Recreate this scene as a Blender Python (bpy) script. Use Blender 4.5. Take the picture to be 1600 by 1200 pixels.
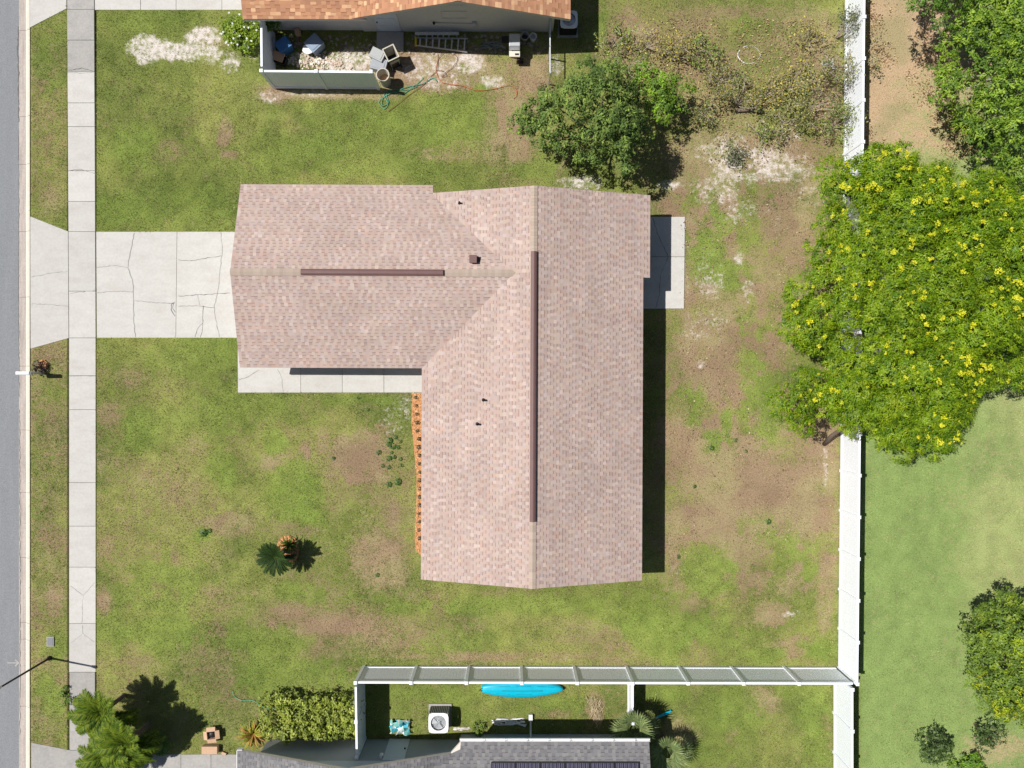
import bpy, math, random
import numpy as np
from mathutils import Vector
random.seed(7); rng = np.random.default_rng(7)
PI = math.pi
for o in list(bpy.data.objects): bpy.data.objects.remove(o)
S = bpy.context.scene
C = S.collection

# ------------------------------------------------------------------ camera, sky, sun, exposure
H = 33.6            # camera height above the lawn, metres
PPM = 33.0          # photograph pixels per metre on the ground
cam = bpy.data.objects.new('camera', bpy.data.cameras.new('camera'))
C.objects.link(cam); S.camera = cam
cam.location = (0, 0, H); cam.rotation_euler = (0, 0, 0)
cam.data.sensor_width = 36; cam.data.lens = 36 * H / (1600 / PPM)
cam.data.clip_end = 2000
SUN_EL = math.radians(57.5); SUN_TILT = math.radians(11)
world = bpy.data.worlds.new('World'); S.world = world; world.use_nodes = True
wn = world.node_tree; wn.nodes.clear()
sky = wn.nodes.new('ShaderNodeTexSky'); sky.sky_type = 'NISHITA'; sky.sun_disc = False
sky.sun_elevation = SUN_EL
bg = wn.nodes.new('ShaderNodeBackground'); bg.inputs[1].default_value = 0.05
wo = wn.nodes.new('ShaderNodeOutputWorld')
wn.links.new(sky.outputs[0], bg.inputs[0]); wn.links.new(bg.outputs[0], wo.inputs[0])
sd = bpy.data.lights.new('sun', 'SUN'); sd.energy = 5.0; sd.angle = math.radians(0.5); sd.color = (1, 0.965, 0.91)
sun = bpy.data.objects.new('sun', sd); C.objects.link(sun)
to_sun = Vector((-math.cos(SUN_EL) * math.cos(SUN_TILT), math.cos(SUN_EL) * math.sin(SUN_TILT), math.sin(SUN_EL)))
sun.rotation_euler = to_sun.to_track_quat('Z', 'Y').to_euler()
sun.location = (-20, 5, 40)
sky.sun_rotation = math.atan2(to_sun.x, to_sun.y)
S.view_settings.view_transform = 'Standard'; S.view_settings.look = 'None'
S.view_settings.exposure = 0.16; S.view_settings.gamma = 1; S.view_settings.use_curve_mapping = False

# ------------------------------------------------------------------ helpers
def P(px, py, z=0.0):
    """photograph pixel on a horizontal plane at height z -> metres"""
    k = (H - z) / H / PPM
    return ((px - 800) * k, (600 - py) * k, z)
def P2(px, py, z=0.0): return P(px, py, z)[:2]

def np_obj(name, V, F, mat=None, parent=None, loc=(0, 0, 0), col=None, smooth=False):
    V = np.asarray(V, dtype=np.float32).reshape(-1, 3) - np.asarray(loc, dtype=np.float32)
    F = np.asarray(F, dtype=np.int32); n, k = F.shape
    me = bpy.data.meshes.new(name)
    me.vertices.add(len(V)); me.vertices.foreach_set('co', V.ravel())
    me.loops.add(n * k); me.loops.foreach_set('vertex_index', F.ravel())
    me.polygons.add(n); me.polygons.foreach_set('loop_start', np.arange(0, n * k, k, dtype=np.int32))
    me.polygons.foreach_set('use_smooth', np.full(n, smooth, dtype=bool))
    me.update(calc_edges=True)
    if col is not None:
        c = np.ones((n, 4), dtype=np.float32); c[:, :3] = col
        a = me.attributes.new('col', 'FLOAT_COLOR', 'FACE'); a.data.foreach_set('color', c.ravel())
    if mat: me.materials.append(mat)
    return link(name, me, parent, loc)
def link(name, me, parent=None, loc=(0, 0, 0)):
    o = bpy.data.objects.new(name, me); C.objects.link(o)
    if parent is not None: o.parent = parent
    else: o.location = loc
    return o
def tag(o, label=None, cat=None, group=None, kind=None):
    if label: o['label'] = label
    if cat: o['category'] = cat
    if group: o['group'] = group
    if kind: o['kind'] = kind
    return o
def thing(name, label, cat, loc=(0, 0, 0), rotz=0.0, group=None):
    o = bpy.data.objects.new(name, None); C.objects.link(o)
    o.location = loc; o.rotation_euler = (0, 0, rotz); o.empty_display_size = 0.3
    return tag(o, label, cat, group)

class MB:
    def __init__(s): s.v = []; s.f = []; s.c = []
    def add(s, vs, fs, col=None):
        b = len(s.v); s.v += [tuple(v) for v in vs]
        for f in fs: s.f.append(tuple(i + b for i in f)); s.c.append(col)
    def box(s, x0, x1, y0, y1, z0, z1, col=None):
        s.add([(x0,y0,z0),(x1,y0,z0),(x1,y1,z0),(x0,y1,z0),(x0,y0,z1),(x1,y0,z1),(x1,y1,z1),(x0,y1,z1)],
              [(3,2,1,0),(4,5,6,7),(0,1,5,4),(1,2,6,5),(2,3,7,6),(3,0,4,7)], col)
    def cbox(s, c, size, rz=0, tilt=None, col=None):
        x, y, z = [d / 2 for d in size]; ca, sa = math.cos(rz), math.sin(rz)
        vs = []
        for dz in (-z, z):
            for dx, dy in ((-x,-y),(x,-y),(x,y),(-x,y)):
                p = Vector((dx, dy, dz))
                if tilt is not None: p = tilt @ p
                vs.append((c[0] + p.x*ca - p.y*sa, c[1] + p.x*sa + p.y*ca, c[2] + p.z))
        s.add(vs, [(3,2,1,0),(4,5,6,7),(0,1,5,4),(1,2,6,5),(2,3,7,6),(3,0,4,7)], col)
    def prism(s, poly, z0, z1, col=None):
        n = len(poly)
        a = sum(poly[i][0]*poly[(i+1)%n][1] - poly[(i+1)%n][0]*poly[i][1] for i in range(n))
        if a < 0: poly = poly[::-1]
        zz0 = z0 if isinstance(z0, (list, tuple)) else [z0]*n
        zz1 = z1 if isinstance(z1, (list, tuple)) else [z1]*n
        vs = [(p[0], p[1], zz0[i]) for i, p in enumerate(poly)] + [(p[0], p[1], zz1[i]) for i, p in enumerate(poly)]
        fs = [tuple(range(n-1, -1, -1)), tuple(range(n, 2*n))] + [(i, (i+1)%n, n+(i+1)%n, n+i) for i in range(n)]
        s.add(vs, fs, col)
    def tube(s, pts, r, n=6, cap=True, col=None):
        pts = [Vector(p) for p in pts]; m = len(pts)
        rr = r if isinstance(r, (list, tuple)) else [r]*m
        vs = []
        for i, p in enumerate(pts):
            d = (pts[min(i+1, m-1)] - pts[max(i-1, 0)])
            d = d.normalized() if d.length > 1e-9 else Vector((0,0,1))
            a = d.cross(Vector((0,0,1)))
            if a.length < 1e-3: a = Vector((1,0,0))
            a.normalize(); b = d.cross(a)
            for k in range(n):
                t = 2*PI*k/n; q = p + (a*math.cos(t) + b*math.sin(t))*rr[i]; vs.append((q.x,q.y,q.z))
        fs = [(i*n+k, i*n+(k+1)%n, (i+1)*n+(k+1)%n, (i+1)*n+k) for i in range(m-1) for k in range(n)]
        if cap: fs += [tuple(range(n-1,-1,-1)), tuple(range((m-1)*n, m*n))]
        s.add(vs, fs, col)
    def lathe(s, c, prof, n=16, col=None, cap=True):
        vs = []
        for r, z in prof:
            for k in range(n): vs.append((c[0]+r*math.cos(2*PI*k/n), c[1]+r*math.sin(2*PI*k/n), c[2]+z))
        m = len(prof)
        fs = [(i*n+k, i*n+(k+1)%n, (i+1)*n+(k+1)%n, (i+1)*n+k) for i in range(m-1) for k in range(n)]
        if cap: fs += [tuple(range(n-1,-1,-1)), tuple(range((m-1)*n, m*n))]
        s.add(vs, fs, col)
    def build(s, name, mat, parent=None, loc=(0,0,0), smooth=False, bevel=0):
        off = parent_loc(parent) if parent is not None else loc
        me = bpy.data.meshes.new(name)
        me.from_pydata([(v[0]-off[0], v[1]-off[1], v[2]-off[2]) for v in s.v], [], s.f)
        if any(c is not None for c in s.c):
            a = me.attributes.new('col', 'FLOAT_COLOR', 'FACE')
            for i, c in enumerate(s.c): a.data[i].color = (*(c or (.5,.5,.5)), 1)
        if smooth:
            for p in me.polygons: p.use_smooth = True
        me.materials.append(mat)
        o = link(name, me, parent, loc)
        if bevel:
            m = o.modifiers.new('bevel', 'BEVEL'); m.width = bevel; m.segments = 2
        return o
def parent_loc(p):
    v = Vector((0,0,0))
    while p is not None: v += p.location; p = p.parent
    return v

# ------------------------------------------------------------------ numpy noise
def vnoise(x, y, seed=0):
    xi = np.floor(x).astype(np.int64); yi = np.floor(y).astype(np.int64)
    xf = x - xi; yf = y - yi
    u = xf*xf*(3-2*xf); v = yf*yf*(3-2*yf)
    def h(a, b):
        n = (a*374761393 + b*668265263 + seed*982451653) & 0x7fffffff
        n = ((n ^ (n >> 13)) * 1274126177) & 0x7fffffff
        n = n ^ (n >> 16)
        return (n & 0xffff) / 65535.0
    return (h(xi,yi)*(1-u)+h(xi+1,yi)*u)*(1-v) + (h(xi,yi+1)*(1-u)+h(xi+1,yi+1)*u)*v
def fbm(x, y, scale, octv=4, seed=0):
    t = 0; a = 0.5; tot = 0
    for i in range(octv):
        t = t + a*vnoise(x*scale*2**i + 31.7*i, y*scale*2**i - 17.3*i, seed+i); tot += a; a *= .55
    return t / tot
def sstep(a, b, x):
    t = np.clip((x-a)/(b-a), 0, 1); return t*t*(3-2*t)
def in_poly(x, y, poly):
    r = np.zeros(x.shape, bool); n = len(poly)
    for i in range(n):
        x0, y0 = poly[i][:2]; x1, y1 = poly[(i+1)%n][:2]
        if y0 == y1: continue
        c = ((y0 > y) != (y1 > y)) & (x < (x1-x0)*(y-y0)/(y1-y0)+x0)
        r ^= c
    return r
def edge_dist(x, y, poly):
    d = np.full(x.shape, 1e9); n = len(poly)
    for i in range(n):
        x0, y0 = poly[i][:2]; x1, y1 = poly[(i+1)%n][:2]
        dx, dy = x1-x0, y1-y0; t = np.clip(((x-x0)*dx+(y-y0)*dy)/(dx*dx+dy*dy+1e-12), 0, 1)
        d = np.minimum(d, np.hypot(x-x0-t*dx, y-y0-t*dy))
    return d

# ------------------------------------------------------------------ materials
def mat(name, rgb=None, rough=0.8, attr=False, var=0.12, scale=8, bump=0.0, bscale=40, spec=0.3, metal=0.0, trans=0.0, detail=4, blotch=0.0, blotch_scale=1.0, blotch_rgb=None, stretch=None, objvar=0):
    m = bpy.data.materials.new(name); m.use_nodes = True
    nt = m.node_tree; N = nt.nodes; L = nt.links; N.clear()
    out = N.new('ShaderNodeOutputMaterial'); b = N.new('ShaderNodeBsdfPrincipled')
    b.inputs['Roughness'].default_value = rough; b.inputs['Specular IOR Level'].default_value = spec
    b.inputs['Metallic'].default_value = metal
    tc = N.new('ShaderNodeTexCoord')
    if attr:
        a = N.new('ShaderNodeAttribute'); a.attribute_name = 'col'; src = a.outputs['Color']
    else:
        r = N.new('ShaderNodeRGB'); r.outputs[0].default_value = (*rgb, 1); src = r.outputs[0]
    if blotch and blotch_rgb:
        n2 = N.new('ShaderNodeTexNoise'); n2.inputs['Scale'].default_value = blotch_scale; n2.inputs['Detail'].default_value = 6
        n2.inputs['Roughness'].default_value = .65
        if stretch:
            mp = N.new('ShaderNodeMapping'); mp.inputs['Scale'].default_value = stretch; L.new(tc.outputs['Object'], mp.inputs['Vector']); L.new(mp.outputs[0], n2.inputs['Vector'])
        else: L.new(tc.outputs['Object'], n2.inputs['Vector'])
        mr = N.new('ShaderNodeMapRange'); mr.inputs[1].default_value = .42; mr.inputs[2].default_value = .72
        mr.inputs[3].default_value = 0; mr.inputs[4].default_value = blotch
        L.new(n2.outputs['Fac'], mr.inputs[0])
        mx = N.new('ShaderNodeMix'); mx.data_type = 'RGBA'
        L.new(mr.outputs[0], mx.inputs[0]); L.new(src, mx.inputs[6]); mx.inputs[7].default_value = (*blotch_rgb, 1)
        src = mx.outputs[2]
    if var:
        n = N.new('ShaderNodeTexNoise'); n.inputs['Scale'].default_value = scale; n.inputs['Detail'].default_value = detail
        n.inputs['Roughness'].default_value = .6
        L.new(tc.outputs['Object'], n.inputs['Vector'])
        mr = N.new('ShaderNodeMapRange'); mr.inputs[1].default_value = .25; mr.inputs[2].default_value = .75
        mr.inputs[3].default_value = 1-var; mr.inputs[4].default_value = 1+var
        L.new(n.outputs['Fac'], mr.inputs[0])
        vm = N.new('ShaderNodeVectorMath'); vm.operation = 'SCALE'
        L.new(src, vm.inputs[0]); L.new(mr.outputs[0], vm.inputs['Scale']); src = vm.outputs[0]
    if objvar:
        oi = N.new('ShaderNodeObjectInfo'); mr = N.new('ShaderNodeMapRange'); mr.inputs[3].default_value = 1-objvar; mr.inputs[4].default_value = 1+objvar*.6; L.new(oi.outputs['Random'], mr.inputs[0])
        vm = N.new('ShaderNodeVectorMath'); vm.operation = 'SCALE'; L.new(src, vm.inputs[0]); L.new(mr.outputs[0], vm.inputs['Scale']); src = vm.outputs[0]
    L.new(src, b.inputs['Base Color'])
    if bump:
        n = N.new('ShaderNodeTexNoise'); n.inputs['Scale'].default_value = bscale; n.inputs['Detail'].default_value = 3
        L.new(tc.outputs['Object'], n.inputs['Vector'])
        bp = N.new('ShaderNodeBump'); bp.inputs['Strength'].default_value = bump; bp.inputs['Distance'].default_value = .02
        L.new(n.outputs['Fac'], bp.inputs['Height']); L.new(bp.outputs[0], b.inputs['Normal'])
    if trans:
        t = N.new('ShaderNodeBsdfTranslucent'); L.new(src, t.inputs['Color'])
        ms = N.new('ShaderNodeMixShader'); ms.inputs[0].default_value = trans
        L.new(b.outputs[0], ms.inputs[1]); L.new(t.outputs[0], ms.inputs[2]); L.new(ms.outputs[0], out.inputs[0])
    else: L.new(b.outputs[0], out.inputs[0])
    return m
M = {}
def ground_mat():
    m = bpy.data.materials.new('ground_soil_and_turf'); m.use_nodes = True; nt = m.node_tree; N = nt.nodes; L = nt.links; N.clear()
    out = N.new('ShaderNodeOutputMaterial'); b = N.new('ShaderNodeBsdfPrincipled'); b.inputs['Roughness'].default_value = .95; b.inputs['Specular IOR Level'].default_value = .1
    tc = N.new('ShaderNodeTexCoord')
    def at(n): a = N.new('ShaderNodeAttribute'); a.attribute_name = n; return a
    def noise(sc, dt=8, ro=.7):
        n = N.new('ShaderNodeTexNoise'); n.inputs['Scale'].default_value = sc; n.inputs['Detail'].default_value = dt; n.inputs['Roughness'].default_value = ro; L.new(tc.outputs['Object'], n.inputs['Vector']); return n.outputs['Fac']
    def edge(src, nz, gain, lo, hi):
        mu = N.new('ShaderNodeMath'); mu.operation = 'MULTIPLY_ADD'; L.new(nz, mu.inputs[0]); mu.inputs[1].default_value = gain; L.new(src, mu.inputs[2])
        mr = N.new('ShaderNodeMapRange'); mr.interpolation_type = 'SMOOTHSTEP'; L.new(mu.outputs[0], mr.inputs[0]); mr.inputs[1].default_value = lo+gain*.5; mr.inputs[2].default_value = hi+gain*.5; return mr.outputs[0]
    def mix(f, a, c):
        mx = N.new('ShaderNodeMix'); mx.data_type = 'RGBA'; L.new(f, mx.inputs[0]); L.new(a, mx.inputs[6])
        if isinstance(c, tuple): mx.inputs[7].default_value = (*c, 1)
        else: L.new(c, mx.inputs[7])
        return mx.outputs[2]
    c = mix(edge(at('dryness').outputs['Fac'], noise(5), 1.7, .1, .8), at('turf').outputs['Color'], at('bare').outputs['Color'])
    sc = mix(noise(3, 6), (lambda q: (setattr(q.outputs[0], 'default_value', (.68,.63,.60,1)), q.outputs[0])[1])(N.new('ShaderNodeRGB')), (.50,.43,.38))
    c = mix(edge(at('sandiness').outputs['Fac'], noise(4.5), 2.4, .30, 1.05), c, sc)
    nz = noise(16, 8, .75); mr = N.new('ShaderNodeMapRange'); L.new(nz, mr.inputs[0]); mr.inputs[1].default_value = .3; mr.inputs[2].default_value = .7; mr.inputs[3].default_value = .62; mr.inputs[4].default_value = 1.38
    vm = N.new('ShaderNodeVectorMath'); vm.operation = 'SCALE'; L.new(c, vm.inputs[0]); L.new(mr.outputs[0], vm.inputs['Scale']); L.new(vm.outputs[0], b.inputs['Base Color'])
    bp = N.new('ShaderNodeBump'); bp.inputs['Strength'].default_value = .5; bp.inputs['Distance'].default_value = .02; L.new(noise(30, 4), bp.inputs['Height']); L.new(bp.outputs[0], b.inputs['Normal'])
    L.new(b.outputs[0], out.inputs[0]); return m
M['ground'] = ground_mat()
M['grass'] = mat('grass_blades', attr=True, rough=.7, var=0, spec=.2, trans=.25)
M['leaf'] = mat('leaf', attr=True, rough=.5, var=0, spec=.3, trans=.16)
M['gloss_leaf'] = mat('gloss_leaf', attr=True, rough=.6, var=0, spec=.12, trans=.08)
M['asphalt'] = mat('asphalt', (.208,.214,.226), rough=.9, var=.28, scale=26, detail=8, bump=.3, bscale=120, blotch=.3, blotch_scale=.8, blotch_rgb=(.262,.268,.282), stretch=(3,.3,1))
M['concrete'] = mat('concrete', (.505,.492,.462), rough=.9, var=.07, scale=9, detail=8, bump=.15, bscale=60, blotch=.6, blotch_scale=1.3, blotch_rgb=(.42,.388,.36), stretch=(.8,1.6,1), objvar=.07)
M['old_concrete'] = mat('old_concrete', (.36,.345,.325), rough=.9, var=.12, scale=10, detail=8, bump=.2, bscale=60, blotch=.6, blotch_scale=1.6, blotch_rgb=(.26,.25,.24), objvar=.08)
M['gutter_pan'] = mat('gutter_pan', (.46,.40,.36), rough=.9, var=.14, scale=9, detail=8, bump=.2, blotch=.75, blotch_scale=1.7, blotch_rgb=(.27,.235,.215), stretch=(4,.35,1))
M['kerb_top'] = mat('kerb_top', (.62,.57,.49), rough=.9, var=.08, scale=7, detail=6, blotch=.3, blotch_scale=2, blotch_rgb=(.5,.45,.39))
M['joint'] = mat('joint_dirt', (.07,.06,.05), rough=1, var=.3, scale=20)
M['crack'] = mat('crack_dirt', (.14,.135,.13), rough=1, var=.4, scale=15)
M['crack_soft'] = mat('crack_filled', (.30,.295,.285), rough=1, var=.25, scale=15)
M['shingle'] = mat('asphalt_shingle', attr=True, rough=.95, var=.10, scale=60, detail=3, bump=.2, bscale=150, spec=.15)
M['fascia'] = mat('painted_fascia', (.62,.56,.50), rough=.6, var=.04)
M['vinyl'] = mat('white_vinyl', (.84,.87,.92), rough=.45, var=.02, scale=3, spec=.4)
M['wall_beige'] = mat('beige_stucco', (.60,.575,.55), rough=.9, var=.05, scale=6, bump=.25, bscale=60)
M['wall_main'] = mat('cream_stucco', (.55,.50,.44), rough=.9, var=.05, scale=6, bump=.25, bscale=60)
M['wall_grey'] = mat('grey_green_stucco', (.37,.395,.405), rough=.9, var=.05, scale=6, bump=.25, bscale=60)
M['gable_pale'] = mat('pale_gable_siding', (.55,.6,.65), rough=.7, var=.03)
M['door_white'] = mat('white_door_paint', (.62,.66,.72), rough=.5, var=.03)
M['brown_metal'] = mat('brown_metal', (.14,.075,.07), rough=.5, var=.08, scale=4, spec=.4)
M['black'] = mat('black_plastic', (.02,.02,.022), rough=.45, var=.1)
M['dark_glass'] = mat('dark_glass', (.03,.04,.05), rough=.1, var=0, spec=.6)
M['alu'] = mat('aluminium', (.62,.63,.66), rough=.35, var=.05, metal=.6)
M['galv'] = mat('galvanised_steel', (.55,.57,.60), rough=.4, var=.08, metal=.5)
M['white'] = mat('white_paint', (.8,.8,.8), rough=.5, var=.03)
M['bark'] = mat('bark', (.17,.13,.10), rough=.95, var=.3, scale=12, bump=.5, bscale=25)
M['pale_bark'] = mat('pale_bark', (.42,.38,.34), rough=.95, var=.25, scale=10, bump=.4, bscale=25)
M['twig'] = mat('dry_twig', (.46,.39,.32), rough=.95, var=.25, scale=12)
M['mulch'] = mat('orange_mulch', attr=True, rough=.95, var=.2, scale=30, bump=.4, bscale=60, spec=.1)
M['stone'] = mat('broken_stone', attr=True, rough=.9, var=.1, scale=20)
M['paint'] = mat('tinted_plastic', attr=True, rough=.5, var=.05, scale=5, spec=.4)
M['tan_card'] = mat('cardboard', (.52,.34,.22), rough=.9, var=.1, scale=8)
M['solar'] = mat('solar_cell', (.035,.03,.06), rough=.25, var=.15, scale=6, spec=.6)
M['solar_line'] = mat('solar_busbar', (.22,.21,.27), rough=.4, var=.1)
M['kayak'] = mat('turquoise_plastic', (.0,.40,.56), rough=.35, var=.06, scale=3, spec=.5, blotch=.35, blotch_scale=1.4, blotch_rgb=(.02,.50,.62))

# ------------------------------------------------------------------ ground sheet
SIDE_L, SIDE_R = (107-800)/PPM, (149.5-800)/PPM      # pavement edges
KERB_R = (47-800)/PPM; KERB_L = (27.5-800)/PPM
# patches: px, py, rx, ry, amount
DRY = [(350,215,18,30,.7),(356,242,26,10,.7),(262,235,40,26,.45),(225,212,30,22,.25),(330,55,30,20,.5),
 (435,145,40,18,.8),(520,147,90,10,.8),(690,108,120,36,.95),(600,140,40,20,.6),(800,190,60,70,.8),(745,225,60,30,.55),(560,200,30,14,.3),(690,240,60,16,.5),
 (860,240,40,46,.55),(835,120,30,40,.85),(985,60,60,60,.75),(1080,55,70,50,.6),(1250,60,50,60,.65),(1290,150,24,120,.85),(1150,20,200,16,.5),(1120,120,180,80,.6),
 (1180,240,140,50,.75),(1240,330,70,70,.85),(1180,430,120,60,.6),(1090,470,60,60,.7),(1110,560,80,60,.9),(1080,680,60,60,.8),(1180,790,130,90,1.0),(1080,830,50,70,.95),(1270,760,50,100,.9),
 (1290,900,18,120,.75),(1200,960,40,22,.75),(1230,905,22,30,.7),(1250,1010,50,24,.7),(1090,880,26,26,.35),(1180,660,24,120,.35),(1060,910,30,20,.6),
 (562,716,68,44,.9),(505,690,14,26,.6),(439,722,42,20,.65),(478,705,11,20,.8),(290,770,50,40,.5),(250,740,70,40,.35),(351,817,62,24,.62),(595,868,44,46,.7),(612,806,20,34,.6),(300,700,30,40,.4),
 (205,592,32,22,.5),(172,648,26,28,.6),(160,720,14,30,.35),(163,942,15,24,.85),(525,790,20,20,.3),(165,855,20,24,.45),(330,910,26,50,.3),(452,952,44,18,.6),(535,976,90,22,.55),(640,1000,110,40,.5),(820,985,220,30,.45),(760,1025,200,10,.6),(330,1040,60,24,.3),(230,1050,40,20,.3),
 (85,945,14,34,.65),(72,556,16,14,.55),(85,640,14,60,.3),(75,205,14,60,.4),(80,310,20,30,.5),(72,850,16,60,.35),(80,1110,16,30,.35),(520,745,30,12,.4),
 (930,1108,18,26,.7),(1190,1095,34,26,.75),(1060,1150,34,34,.6),(1150,1150,20,20,.5),(1225,1130,22,30,.3),(870,1115,30,14,.45),(700,1090,30,14,.3),
 (1490,775,36,34,.42),(1370,965,26,24,.4),(1480,850,18,22,.35),(1380,1030,22,30,.3),(1560,700,40,60,.25),(1560,1170,60,30,.9),(1400,860,30,20,.15),(1462,1060,20,14,.3)]
SAND = [(232,78,30,20,.85),(285,80,52,14,.85),(312,62,26,18,.8),(222,94,12,10,.8),(330,85,20,18,.6),(215,70,14,12,.6),
 (470,92,60,12,.6),(540,100,50,22,.8),(560,90,50,20,.8),(660,105,50,26,.55),(735,95,24,18,.75),(770,128,20,10,.7),(420,150,26,12,.5),(690,130,40,16,.4),(480,146,80,7,.5),(870,105,14,20,.55),
 (1190,262,95,36,.66),(1130,240,46,26,.58),(1120,300,50,26,.5),(1235,215,40,20,.4),(1160,330,40,24,.45),(1110,440,24,40,.42),(1098,500,40,20,.45),(1090,520,30,10,.45),(1155,405,10,14,.6),(1168,455,10,24,.5),(1250,300,40,20,.4),(1215,350,10,30,.45),(1200,330,12,10,.5),
 (1290,725,4,34,.55),(1240,960,20,6,.5),(1095,570,8,8,.7),(1230,540,10,40,.25),(1060,890,16,6,.3),
 (618,657,26,26,.42),(632,630,18,24,.55),(830,300,60,10,.5),(905,285,30,12,.6),(1045,290,26,10,.7),(1000,60,14,30,.35),(360,100,18,16,.6),(1075,430,5,60,.35),(1170,90,60,40,.12)]
LUSH = [(215,228,42,36,.6),(230,30,80,14,.4),(200,330,60,30,.45),(310,320,60,36,.4),(75,110,20,40,.35),(500,235,110,30,.5),(620,190,50,26,.5),(520,180,70,20,.3),(700,190,70,36,.6),(740,175,40,26,.5),(430,250,60,30,.4),(580,262,120,14,.4),
 (432,687,26,20,.75),(466,772,42,52,.8),(351,732,20,26,.6),(318,833,15,12,.8),(265,905,56,38,.6),(218,674,26,34,.55),(345,650,80,30,.4),(420,645,60,30,.3),(250,985,90,34,.7),(200,930,40,20,.4),(247,947,54,14,.6),(420,1000,80,26,.45),(450,1060,90,30,.5),(300,560,60,30,.4),(355,545,16,26,.6),(560,625,60,8,.5),
 (470,930,60,16,.4),(800,945,180,15,.6),(700,1000,60,20,.3),(1060,985,90,36,.75),(1000,960,60,30,.5),(1280,1020,26,24,.9),(1190,1025,30,10,.6),
 (1105,385,26,40,.75),(1115,345,18,16,.7),(1130,420,34,26,.7),(1190,620,30,60,.65),(1180,560,26,40,.55),(1118,688,18,18,1.0),(1135,672,10,24,.9),(1090,655,14,14,.6),(1200,830,50,30,.5),(1110,895,44,34,.7),(1230,850,26,30,.6),(1060,990,80,30,.3),(1170,360,26,22,.4),(1085,610,14,26,.5),(1260,880,20,40,.45),(1160,510,14,20,.5),(1200,650,20,34,.6),(940,35,14,40,.5),
 (1165,35,20,14,.4),(1190,110,30,30,.35),(850,255,20,26,.5),(840,215,10,20,.3),(755,130,18,14,.5),(735,118,16,16,.5),(780,110,14,12,.4),(830,265,40,12,.4),
 (680,1085,60,14,.4),(860,1100,50,12,.4),(1040,1085,50,12,.6),(1140,1110,50,30,.5),(1270,1130,26,60,.6),(740,1125,20,14,.4),(1250,1080,40,12,.4),(1100,1180,60,20,.3),(80,1085,20,34,.6),(85,1010,20,24,.5)]
HARD = []     # polygons in metres where no grass grows (filled below)
def patch(px, py, lst, warp):
    r = np.zeros(px.shape)
    for x, y, rx, ry, a in lst:
        m = (np.abs(px-x) < rx*2.4+8) & (np.abs(py-y) < ry*2.4+8)
        if not m.any(): continue
        d = np.hypot((px[m]-x)/rx, (py[m]-y)/ry) + warp[m]
        r[m] = np.maximum(r[m], a*(1-sstep(.45, 1.45, d)))
    return r
def ground_fields(x, y):
    px = x*PPM+800; py = 600-y*PPM
    big = fbm(x, y, .16, 4, 3); mid = fbm(x, y, .55, 5, 11); fine = fbm(x, y, 2.2, 4, 23); vf = fbm(x, y, 6, 3, 41)
    warp = (mid-.5)*1.5 + (fine-.5)*1.3
    dry = np.zeros(x.shape)+.22 - .10*((py < 370) & (py > 10) & (px < 760)); lush = np.zeros(x.shape); sand = np.zeros(x.shape)
    back = sstep(1020, 1070, px)*(1-sstep(1300, 1320, px))*sstep(200, 260, py)*(1-sstep(880, 960, py))
    dry = dry + (.36+(fine-.5)*.9)*back
    verge = (px < 108) & (px > 40); dry = dry + .16*verge
    dry = np.maximum(dry, patch(px, py, DRY, warp)); lush = np.maximum(lush, patch(px, py, LUSH, warp)); sand = patch(px, py, SAND, warp)
    dry = dry - .28*back*sstep(.48,.68,fbm(x, y, .8, 4, 151))
    dry = dry + (fbm(x*.22, y*1.5, .8, 3, 131)-.5)*.55*sstep(880,930,py)*(1-sstep(1035,1045,py))*(px < 1200)
    dry = np.clip(dry + (mid-.5)*.55 + (big-.5)*.4 + (fine-.5)*.5 - lush*.6, 0, 1)
    sand = np.clip(sand + (fine-.5)*.8*sstep(.02,.2,sand), 0, 1.1)
    nb = sstep(1335, 1350, px)                                           # neighbour's turf beyond the tall fence
    litter = nb*(1-sstep(225, 260, py))*sstep(-.2, .3, 1.1-np.abs(px-1420)/90+(mid-.5))
    return px, py, dry, lush, sand, nb, litter, mid, fine, vf, big
LG = np.array
def mixc(a, b, t): return a*(1-t)[:, None] + b*t[:, None]
def ground_colour(x, y):
    """-> green colour, bare/dry colour, dryness, sandiness, neighbour mask"""
    px, py, dry, lush, sand, nb, litter, mid, fine, vf, big = ground_fields(x, y)
    n = len(x); rep = lambda c: np.repeat(LG(c)[None], n, 0)
    g = mixc(rep([.152,.182,.043]), LG([.238,.253,.070]), sstep(.42, .7, fbm(x, y, .3, 3, 77))*.8)
    g = mixc(g, LG([.088,.125,.027]), sstep(.5, .75, fbm(x, y, .45, 4, 91))*.65)
    g = mixc(g, LG([.170,.236,.046]), np.clip(lush*.9, 0, 1))
    b = mixc(rep([.278,.198,.122]), LG([.30,.245,.13]), sstep(.4, .7, fbm(x, y, .8, 3, 55)))
    b = mixc(b, LG([.205,.138,.088]), sstep(.45, .7, mid)*.6)
    ng = mixc(rep([.200,.275,.086]), LG([.270,.315,.118]), sstep(.4, .65, big)); ng = mixc(ng, LG([.155,.225,.070]), sstep(.5, .75, mid)*.6)
    cl = (.72+.56*fbm(x, y, 2.6, 3, 63))[:,None]; g = g*cl
    g = mixc(g, ng*(.78+.44*fbm(x, y, 2.2, 4, 64))[:,None], nb); b = mixc(b, rep([.40,.32,.18]), nb*.8)
    lit = np.clip(litter, 0, 1); b = mixc(b, mixc(rep([.44,.315,.20]), LG([.33,.27,.15]), sstep(.4,.65,mid)), lit)
    dry = dry*(1-.35*nb*(1-lit)); dry = np.clip(dry+lit*(.85-.9*sstep(.45,.75,big)*.6), 0, 1)
    return g, b, dry, sand, nb
def axis(lo, hi, step, extra, far):
    a = np.concatenate([np.arange(lo, hi+step/2, step), np.array(extra), np.array(far)])
    return np.unique(np.round(a, 4))
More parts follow.
